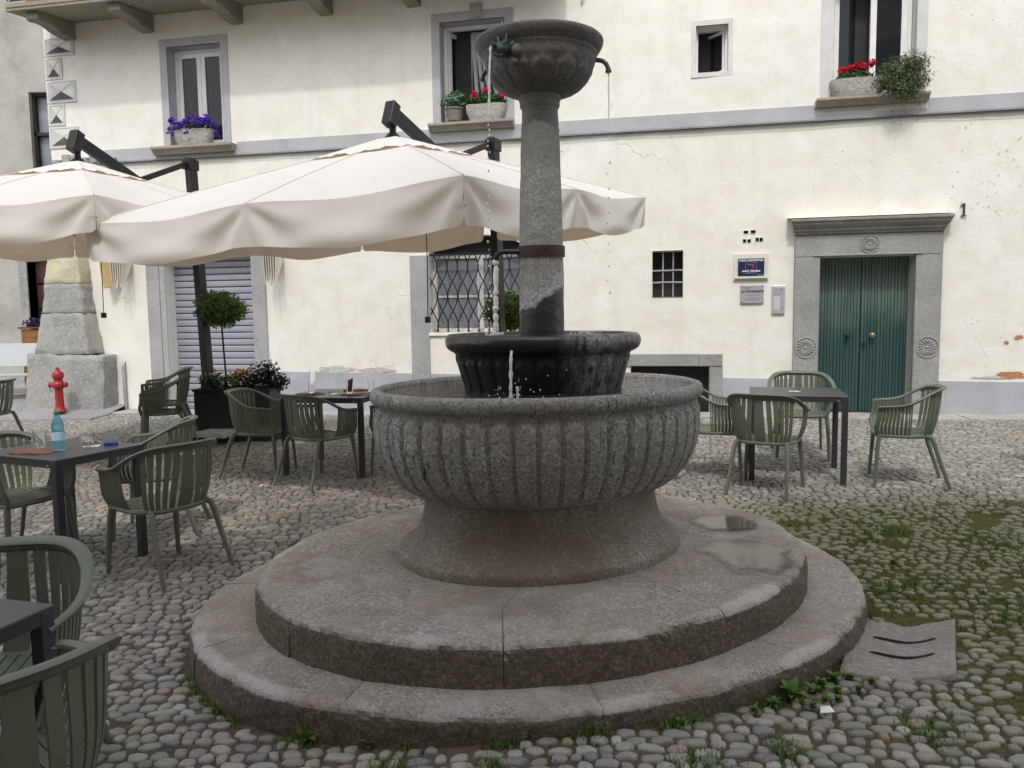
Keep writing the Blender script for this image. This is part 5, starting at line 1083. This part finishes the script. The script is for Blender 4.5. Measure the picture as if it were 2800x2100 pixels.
# ---- flowers on the sills
def sill_pos(u, off, z): return wloc(u, off, z)
def trough_mesh(L, D_, H_, seed, n=28, m=8, oval=False):
    mb = MB()
    def f(a, b):
        q = 2*PI*a; e = .35 if not oval else .8; c, s = math.cos(q), math.sin(q); t = b; zz = [0, .02, .25, .55, .85, 1, 1.0, .80][min(7, int(round(t*7)))]; sc = [.70, .80, .90, .97, 1.0, .99, .86, .80][min(7, int(round(t*7)))]
        x = L/2*sc*math.copysign(abs(c)**e, c); y = D_/2*sc*math.copysign(abs(s)**e, s); d = 1+.05*fbm(x*9+seed, y*9, zz*2, 4); return (x*d, y*d, H_*zz*(1+.05*fbm(x*5, y*5, seed, 2)))
    mb.grid(f, n, 8, True); mb.add([(0, 0, H_*.82)]+[f(i/n, 1) for i in range(n)], [(0, 1+i, 1+(i+1) % n) for i in range(n)]); return mb
def pot_root(name, u, off, z, label, cat, grp=None): r = empty(name, sill_pos(u, off, z+.002), rad(WANG)); tag(r, label, cat, grp); return r
r = pot_root("flower_trough", -4.93, .06, 4.262, "oval stone bowl of purple petunias on the sill nearest the painted corner", "flower pot", "stone troughs of flowers on the window sills")
trough_mesh(.66, .25, .23, 2, oval=True).build("bowl", M['trough'], r, smooth=True); p, nn = blob(900, (0, -.02, .25), (.38, .15, .10), rg, .2); foliage("foliage", M['geranium_leaf'], r, [leaves(p, nn, .035, rg)])
parts = []
for k in range(105): q = rg.uniform(0, 6.28); d = rg.uniform(0, 1)**.6; parts.append(flower_head((.42*d*math.cos(q), -.04+.16*d*math.sin(q), .31+.045*rg.normal()-(.12*(d > .9))), .040, rg, 10))
foliage("petunias", M['petunia'], r, parts)
r = pot_root("flower_trough", -.31, .05, 4.342, "stone trough of pink-red geraniums in the window behind the bowl", "flower pot", "stone troughs of flowers on the window sills")
trough_mesh(.56, .24, .22, 5).build("bowl", M['trough'], r, smooth=True); p, nn = blob(1100, (0, 0, .27), (.31, .13, .12), rg, .1); foliage("foliage", M['geranium_leaf'], r, [leaves(p, nn, .045, rg, .9)])
for c in ((-.16, -.03, .38), (-.19, -.02, .33), (.0, -.02, .42), (.23, -.06, .32), (.26, -.05, .36)): V, F = flower_head(c, .050, rg, 40); mk("flower_head", npmesh("flower_head", V, F, False), M['pink_geranium'], r)
r = pot_root("potted_plant", -.77, .05, 4.342, "brown pot of grey-green sage beside the geranium trough", "potted plant")
m = MB(); m.lathe([(.11, 0), (.12, .012), (.13, .012), (.135, .02), (.10, .022), (.13, .18), (.142, .185), (.142, .205), (.125, .205), (.12, .18)], 24); m.build("pot", M['pot'], r, smooth=True, ang=40)
p, nn = blob(420, (0, 0, .30), (.23, .17, .13), rg, .2); foliage("foliage", M['sage_leaf'], r, [leaves(p, nn, .085, rg, .38)])
r = pot_root("flower_trough", 4.62, .06, 4.342, "stone trough of scarlet geraniums on the sill above the door signs", "flower pot", "stone troughs of flowers on the window sills")
trough_mesh(.66, .25, .22, 9).build("bowl", M['trough'], r, smooth=True); p, nn = blob(700, (-.02, 0, .24), (.24, .12, .09), rg, .1); foliage("foliage", M['geranium_leaf'], r, [leaves(p, nn, .042, rg, .9)])
for c in ((-.19, -.03, .34), (-.08, -.05, .36), (-.12, 0, .33), (.02, -.04, .39), (.17, -.03, .41), (.06, -.02, .37)): V, F = flower_head(c, .052, rg, 40); mk("flower_head", npmesh("flower_head", V, F, False), M['geranium'], r)
r = pot_root("trailing_shrub", 5.12, .08, 4.342, "bushy grey-green shrub trailing over the sill above the door cornice", "shrub")
m = MB(); m.lathe([(.08, 0), (.11, .16), (.12, .18), (.10, .18)], 20); m.build("pot", M['pot'], r, smooth=True, ang=40)
pp = []
for c, rr, k in (((0, -.04, .24), (.30, .18, .22), 2600), ((.14, -.05, .34), (.22, .15, .18), 1300), ((-.14, -.08, .16), (.22, .15, .19), 1400), ((.02, -.16, .02), (.24, .11, .18), 1300), ((.18, -.12, .10), (.16, .11, .14), 500)): p, nn = blob(k, c, rr, rg, .1, .3); pp.append(leaves(p, nn, .036, rg, .42))
for k in range(46):
    q = rg.uniform(0, 6.28); a = np.array([.22*math.cos(q), -.05+.1*math.sin(q), .2+rg.uniform(-.15, .15)]); d = np.array([math.cos(q)*.8, -.25, rg.uniform(-.9, .9)]); d /= np.linalg.norm(d); t = np.linspace(0, rg.uniform(.12, .24), 12)[:, None]; p = a+d*t+rg.normal(size=(12, 3))*.012; pp.append(leaves(p, rg.normal(size=(12, 3)), .028, rg, .35))
for x in (-.10, .03, -.02, .2): t = np.linspace(0, .30+.1*rg.uniform(), 26)[:, None]; p = np.array([x, -.16, -.02])+np.array([0, -.02, -1.0])*t+rg.normal(size=(26, 3))*.012; pp.append(leaves(p, rg.normal(size=(26, 3)), .028, rg, .35))
foliage("foliage", M['shrub_leaf'], r, pp); m = MB()
for k in range(9): q = k*.7; m.tube([(0, 0, .12), (.1*math.cos(q), -.05+.06*math.sin(q), .22), (.22*math.cos(q), -.06+.1*math.sin(q), .24+.12*math.sin(k*2.1))], [.008, .006, .003], 5)
m.build("branches", M['bark'], r)
# ================================================================== STREET FURNITURE ON THE LEFT
def hydrant():
    x, y = -7.10, 12.0; r = empty("fire_hydrant", (x, y, gz(x, y))); tag(r, "red pillar fire hydrant standing before the stone buttress", "hydrant")
    m = MB(); m.lathe([(.105, 0), (.105, .05), (.10, .06)], 18); m.build("foot_ring", M['black'], r, smooth=True, ang=40)
    m = MB(); m.lathe([(.14, .055), (.14, .085), (.125, .105), (.10, .15), (.095, .20), (.092, .48), (.096, .50), (.13, .515), (.15, .55), (.15, .60), (.125, .63), (.10, .645), (.10, .69), (.125, .705), (.13, .735), (.13, .79), (.115, .815), (.06, .84), (.05, .85), (.05, .875), (.03, .88)], 22); b = m.build("body", M['hydrant'], r, smooth=True, ang=50)
    m = MB(); m.box(-.022, .022, -.022, .022, .88, .915); m.build("top_nut", M['hydrant'], r, bevel=.004)
    for a in (-1, 1): m = MB(); m.tube([(a*.13, 0, .575), (a*.20, -.02, .575)], .042, 12); m.tube([(a*.195, -.02, .575), (a*.215, -.022, .575)], .052, 12); m.build("outlet_cap", M['hydrant'], r, smooth=True, ang=50)
    m = MB(); m.tube([(-.17, -.04, .54), (-.175, -.05, .47), (-.16, -.06, .44), (-.13, -.06, .46), (-.115, -.06, .50)], .006, 5); m.build("cap_chain", M['iron'], r)
    r.scale = (.64, .64, .82)
hydrant()
def bench():
    y = 13.0; r = empty("metal_bench", (-8.55, y, lane_z(-8.5, y)), rad(4)); tag(r, "white metal bench with mesh back against the grey house", "bench"); W_ = .68
    m = MB(); m.hexa([(-W_, .16, .56), (W_-.03, .16, .56), (W_-.03, .19, .56), (-W_, .19, .56)], [(-W_, .30, .95), (W_-.06, .30, .95), (W_-.06, .33, .95), (-W_, .33, .95)]); m.build("backrest", M['whitemetal'], r, bevel=.01); m = MB(); m.box(-W_, W_, -.26, .16, .42, .445); m.build("seat", M['whitemetal'], r, bevel=.01)
    for sx in (-1, 1):
        x = sx*(W_+.01); m = MB(); m.tube([(x, .17, .60), (x, .02, .66), (x, -.22, .665), (x, -.29, .63), (x, -.30, .5), (x, -.27, .25), (x+sx*.02, -.30, .0)], .019, 8); m.build("arm_leg", M['whitemetal'], r, smooth=True); m = MB(); m.tube([(x, .33, .93), (x, .20, .60), (x, .16, .42), (x+sx*.01, .20, .0)], .019, 8); m.build("leg", M['whitemetal'], r, smooth=True)
bench()
def wooden_box():
    x, y = -8.55, 14.1; r = empty("wooden_planter", (x, y, lane_z(x, y)), rad(20)); tag(r, "tall wooden planter with pansies behind the white bench", "planter")
    for k in range(7): m = MB(); m.box(-.30, .30, -.25, -.225, .02+.145*k, .02+.145*k+.14); m.build("plank", M['woodbox'], r, bevel=.004); m = MB(); m.box(.30, .325, -.25, .25, .02+.145*k, .02+.145*k+.14); m.build("plank", M['woodbox_d'], r, bevel=.004)
    m = MB(); m.box(-.29, .29, -.22, .25, .02, 1.02); m.build("core", M['woodbox_d'], r); m = MB(); m.box(-.34, .36, -.28, .28, 1.04, 1.075); m.build("top_frame", M['woodbox_d'], r, bevel=.005); m = MB(); m.box(.327, .331, -.05, .09, .72, .90); m.build("notice", M['paper'], r); m = MB(); m.lathe([(.05, 0), (.05, .002), (.035, .003)], 20); o = m.build("notice_emblem", M['black'], r); o.rotation_euler = (0, rad(90), 0); o.location = (.331, .02, .81)
    p, nn = blob(420, (-.1, -.05, 1.13), (.24, .18, .10), rg, .1); q, n2 = blob(160, (.18, -.1, 1.12), (.16, .14, .08), rg, .1); foliage("dark_pansies", M['pansy_d'], r, [leaves(p, nn, .05, rg, .8)]); foliage("white_pansies", M['pansy_w'], r, [leaves(q, n2, .045, rg, .9)])
wooden_box()
# ================================================================== THINGS ON THE TABLES
def on_table(x, y, tx, ty, tyaw): return gz(tx, ty)+.761
def glass(x, y, z, h, r0, label, grp="water glasses on the tables"):
    m = MB(); m.lathe([(r0*.78, 0), (r0*.80, .002), (r0, h), (r0*.95, h), (r0*.74, .012), (.001, .010)], 20, cap=True); o = m.build("drinking_glass", M['tumbler'], None, smooth=True, ang=40, loc=(x, y, z)); tag(o, label, "glass", grp); return o
def ashtray(x, y, z, label):
    m = MB(); m.lathe([(.050, 0), (.056, .004), (.058, .030), (.050, .032), (.044, .010), (.001, .009)], 24); o = m.build("ashtray", M['tumbler'], None, smooth=True, ang=40, loc=(x, y, z)); tag(o, label, "ashtray", "round glass ashtrays"); return o
def mat_(x, y, z, rz, label):
    m = MB(); n = 22; vs = []
    for k in range(n): q = 2*PI*k/n; c, s = math.cos(q), math.sin(q); e = .5; rr = 1+.10*noise.noise(Vector((c*2, s*2, x*7))); vs.append((.135*rr*math.copysign(abs(c)**e, c), .085*rr*math.copysign(abs(s)**e, s)))
    m.add([(a, b, 0) for a, b in vs]+[(a, b, .008+.004*math.sin(a*40)) for a, b in vs], [tuple(reversed(range(n))), tuple(range(n, 2*n))]+[(i, (i+1) % n, n+(i+1) % n, n+i) for i in range(n)]); o = m.build("leather_mat", M['leather'], None, loc=(x, y, z)); o.rotation_euler = (0, 0, rad(rz)); tag(o, label, "mat", "brown leather table mats"); return o
zL = gz(-2.93, 4.94)+.7605; zM = gz(-1.73, 7.62)+.7605; zR = gz(2.57, 6.93)+.7605
def bottle():
    r = empty("water_bottle", (-2.90, 4.86, zL)); tag(r, "clear blue plastic water bottle with green cap", "bottle")
    m = MB(); m.lathe([(.028, 0), (.033, .006), (.034, .03), (.032, .045), (.034, .06), (.034, .115), (.031, .125), (.034, .14), (.033, .16), (.026, .185), (.016, .203), (.0135, .208), (.0135, .222), (.001, .222)], 22); m.build("body", M['bottle'], r, smooth=True, ang=60); m = MB(); m.lathe([(.0346, .062), (.0346, .113)], 22, cap=False); m.build("label_band", M['bottlelabel'], r, smooth=True); m = MB(); m.lathe([(.0155, .214), (.0155, .232), (.013, .234)], 16); m.build("cap", M['cap'], r, smooth=True, ang=40); r.scale = (1.08, 1.08, 1.08)
bottle()
mat_(-3.02, 4.80, zL, -10, "brown leather wallet-like mat beside the blue bottle"); glass(-3.10, 4.99, zL, .11, .038, "empty glass behind the brown mat of the bottle table"); glass(-2.86, 5.12, zL, .07, .045, "low wide glass behind the ashtray and blue packet"); ashtray(-2.77, 5.0, zL, "glass ashtray between the blue bottle and the blue packet")
m = MB(); m.box(-.043, .043, -.028, .028, 0, .022); o = m.build("cigarette_packet", M['packblue'], None, bevel=.003, loc=(-2.66, 5.04, zL)); o.rotation_euler = (0, 0, .5); tag(o, "blue cigarette packet beside the glass ashtray", "packet")
for (x, y, rz, lb) in ((-1.98, 7.52, 8, "brown leather mat nearest the black planter"), (-1.52, 7.42, -5, "brown leather mat nearest the fountain basin"), (-1.60, 7.86, 12, "brown leather mat on the wall side of the table")): mat_(x, y, zM, rz, lb)
glass(-1.97, 7.54, zM+.012, .11, .037, "glass carrying a second upturned glass on the planter-side mat"); o = glass(-1.965, 7.545, zM+.10, .13, .036, "tilted glass stacked in the glass on the planter-side mat"); o.rotation_euler = (.0, .12, 0)
glass(-1.58, 7.45, zM+.012, .135, .037, "tall glass holding a folded brown napkin"); m = MB(); m.add([(-.022, 0, .02), (.022, .004, .02), (.034, .0, .15), (-.012, .004, .13)], [(0, 1, 2, 3)]); o = m.build("napkin", M['leather'], None, loc=(-1.58, 7.45, zM+.012), solid=.006); tag(o, "folded brown napkin standing in a tall glass", "napkin")
glass(-1.42, 7.72, zM, .125, .036, "empty glass on the table edge beside the fountain basin"); ashtray(-1.74, 7.50, zM, "glass ashtray between the brown leather mats"); ashtray(2.55, 6.90, zR, "glass ashtray alone on the table by the green door")
# ================================================================== DRAIN COVER, WEEDS, GRASS, LITTER
def drain():
    r = empty("drain_cover", (1.81, 3.48, gz(1.81, 3.48))); tag(r, "worn stone drain slab with two curved slots at the foot of the steps", "drain cover"); P = [(x-1.81, y-3.48) for x, y in DRAIN]
    def f(a, b): x = (P[0][0]*(1-a)+P[1][0]*a)*(1-b)+(P[3][0]*(1-a)+P[2][0]*a)*b; y = (P[0][1]*(1-a)+P[1][1]*a)*(1-b)+(P[3][1]*(1-a)+P[2][1]*a)*b; s = math.sin(PI*a); y += -.035*s*(b if b > .5 else b)-.03*s*(1-b)*.3; return (x, y, .014-.022*math.sin(PI*a)*1.0+.004*fbm(x*8, y*8, 1, 3))
    m = MB(); m.grid(f, 24, 24); n = len(m.v); o = m.build("slab", M['drain'], r, smooth=True); md = o.modifiers.new("solid", 'SOLIDIFY'); md.thickness = .05; md.offset = -1
    for b in (.38, .66):
        s = MB(); pts = []
        for a in np.linspace(.2, .8, 12): x, y, z = f(a, b); pts.append((x, y-.03*math.sin(PI*(a-.2)/.6), z+.002))
        s.tube(pts, [.004]+[.009]*10+[.004], 6, .45); s.build("slot", M['black'], r, smooth=True)
drain()
LEAFM = None
def leaf_mesh(L, W_):
    m = MB()
    def f(a, b): w_ = W_*math.sin(PI*min(1, .12+.88*b)**.8)*(1 if b < .98 else .2); return ((a-.5)*w_, L*b, .25*L*math.sin(PI*b*.8)-abs(a-.5)*-.25*w_)
    m.grid(f, 5, 8); me = m.mesh("leaf", True); me.materials.append(M['weed_leaf']); return me
LM = leaf_mesh(.10, .055); LS = leaf_mesh(.05, .03)
def weed(x, y, n, sc, label, mesh=LM, seed=0):
    rr = random.Random(seed+int(x*100)); r = empty("weed", (x, y, gz(x, y)-.01)); tag(r, label, "weed", "green weeds along the fountain steps")
    for k in range(n): o = mk("leaf", mesh, None, r); q = 2*PI*k/n+rr.uniform(-.4, .4); s = sc*rr.uniform(.7, 1.15); o.scale = (s, s, s); o.rotation_euler = (rad(rr.uniform(8, 50)), 0, q); o.location = (0, 0, .008*(k % 3))
weed(1.12, 3.00, 9, .85, "broad-leaved rosette weed at the step by the litter")
wl_ = [(1.22, 3.04, 11, .5), (1.28, 3.10, 10, .5), (1.33, 3.05, 10, .42), (1.36, 3.16, 11, .48), (1.24, 2.97, 9, .4), (1.42, 3.06, 9, .38), (1.02, 2.93, 9, .45), (1.43, 3.17, 10, .42), (1.18, 2.93, 8, .38), (1.30, 2.98, 9, .4), (.93, 2.88, 8, .38), (1.50, 3.12, 8, .36)]
for i, (x, y, n, s) in enumerate(wl_): weed(x, y, n, s, "small leafy weed in the clump between the step and the drain slab", LM, i)
for i, (x, y, n, s) in enumerate([(-.80, 2.79, 6, .6), (-.30, 2.70, 6, .36), (.05, 2.68, 7, .36), (.28, 2.70, 7, .4), (-.55, 2.72, 6, .36), (.62, 2.76, 7, .4)]): weed(x, y, n, s, "little weed sprouting at the foot of the lowest step's front", LM, i+20)
weed(1.72, 3.98, 9, .5, "leafy weed behind the drain slab", LM, 50); weed(2.30, 4.55, 9, .5, "leafy weed out in the mossy cobbles", LM, 51); weed(-1.28, 3.55, 8, .4, "leafy weed between the chairs and the lowest step", LM, 52)
def grass():
    rr = np.random.default_rng(77); P = []; T = []
    while len(P) < 14000:
        x = rr.uniform(-2.6, 4.2); y = rr.uniform(1.8, 6.2)
        if abs(x) > .72*y+.2 or ell_in(x, y, 1.86, 1.5, 21) < 1.0 or in_poly(x, y, DRAIN): continue
        mo = moss(x, y); k = noise.noise(Vector((x*3.1, y*3.1, 5)))
        if rr.uniform() < max(0, mo*.55+k*.8-.25): P.append((x, y, gz(x, y)-.016)); T.append(mo)
    P = np.array(P); n = len(P); q = rr.uniform(0, 6.28, n); h = rr.uniform(.012, .034, n); w_ = rr.uniform(.0015, .0035, n); dx, dy = np.cos(q), np.sin(q); lean = rr.uniform(.2, 1.0, n)*h
    A = P+np.stack([-dy*w_, dx*w_, 0*h], 1); B = P+np.stack([dy*w_, -dx*w_, 0*h], 1); C_ = P+np.stack([dx*lean, dy*lean, h], 1); V = np.stack([A, B, C_], 1).reshape(-1, 3); o = mk("grass", npmesh("grass", V, np.arange(3*n).reshape(n, 3), False), M['moss_leaf']); tag(o, "short moss and grass growing between the cobbles", "grass", kind='stuff')
grass()
def tufts():
    rr = np.random.default_rng(78); P = []
    patches = [(-.95, 2.42, .10), (-.45, 2.55, .08), (.62, 2.52, .09), (.2, 2.35, .07), (2.32, 4.30, .22), (2.05, 4.15, .14), (2.55, 3.75, .16), (-1.25, 3.5, .10), (1.55, 2.75, .12), (-1.5, 5.2, .12), (3.1, 4.9, .2), (2.6, 5.2, .2), (1.9, 5.4, .15), (.95, 2.62, .08), (2.9, 3.0, .2), (-.1, 2.52, .06)]
    while len(P) < 5200:
        if rr.uniform() < .45:
            q = rr.uniform(PI*.9, PI*2.05); e = 1.0+abs(rr.normal(0, .012)); c, s_ = math.cos(rad(21)), math.sin(rad(21)); a, b = 1.835*e*math.cos(q), 1.47*e*math.sin(q); x, y = FC.x+c*a-s_*b, FC.y+s_*a+c*b
            if noise.noise(Vector((x*4, y*4, 1))) < .05: continue
        else:
            cx, cy, r_ = patches[rr.integers(len(patches))]; x, y = cx+rr.normal(0, r_*.5), cy+rr.normal(0, r_*.5)
            if ell_in(x, y, 1.84, 1.475, 21) < 1 or in_poly(x, y, DRAIN): continue
        P.append((x, y, gz(x, y)-.012))
    P = np.array(P); n = len(P); q = rr.uniform(0, 6.28, n); h = rr.uniform(.012, .045, n); w_ = rr.uniform(.002, .005, n); dx, dy = np.cos(q), np.sin(q); ln = rr.uniform(.2, .9, n)*h
    A = P+np.stack([-dy*w_, dx*w_, 0*h], 1); B = P+np.stack([dy*w_, -dx*w_, 0*h], 1); C_ = P+np.stack([dx*ln, dy*ln, h], 1); V = np.stack([A, B, C_], 1).reshape(-1, 3); o = mk("grass", npmesh("grass", V, np.arange(3*n).reshape(n, 3), False), M['weed_leaf']); tag(o, "fresh green grass tufts along the fountain steps", "grass", kind='stuff')
tufts()
for (x, y, s, lb) in ((1.21, 2.88, .028, "crumpled white paper scrap near the broad-leaved weed"), (-2.30, 6.9, .016, "white cigarette end under the table with mats"), (.10, 2.42, .014, "white cigarette end lying on the cobbles before the steps")):
    m = MB(); m.add([(-s, -s*.6, 0), (s, -s*.7, .004), (s*.8, s*.5, .012), (-s*.4, s*.8, .006), (0, 0, .014)], [(0, 1, 4), (1, 2, 4), (2, 3, 4), (3, 0, 4)]); o = m.build("litter", M['paper'], None, solid=.002, loc=(x, y, gz(x, y)+.012)); tag(o, lb, "litter", "white litter on the cobbles")
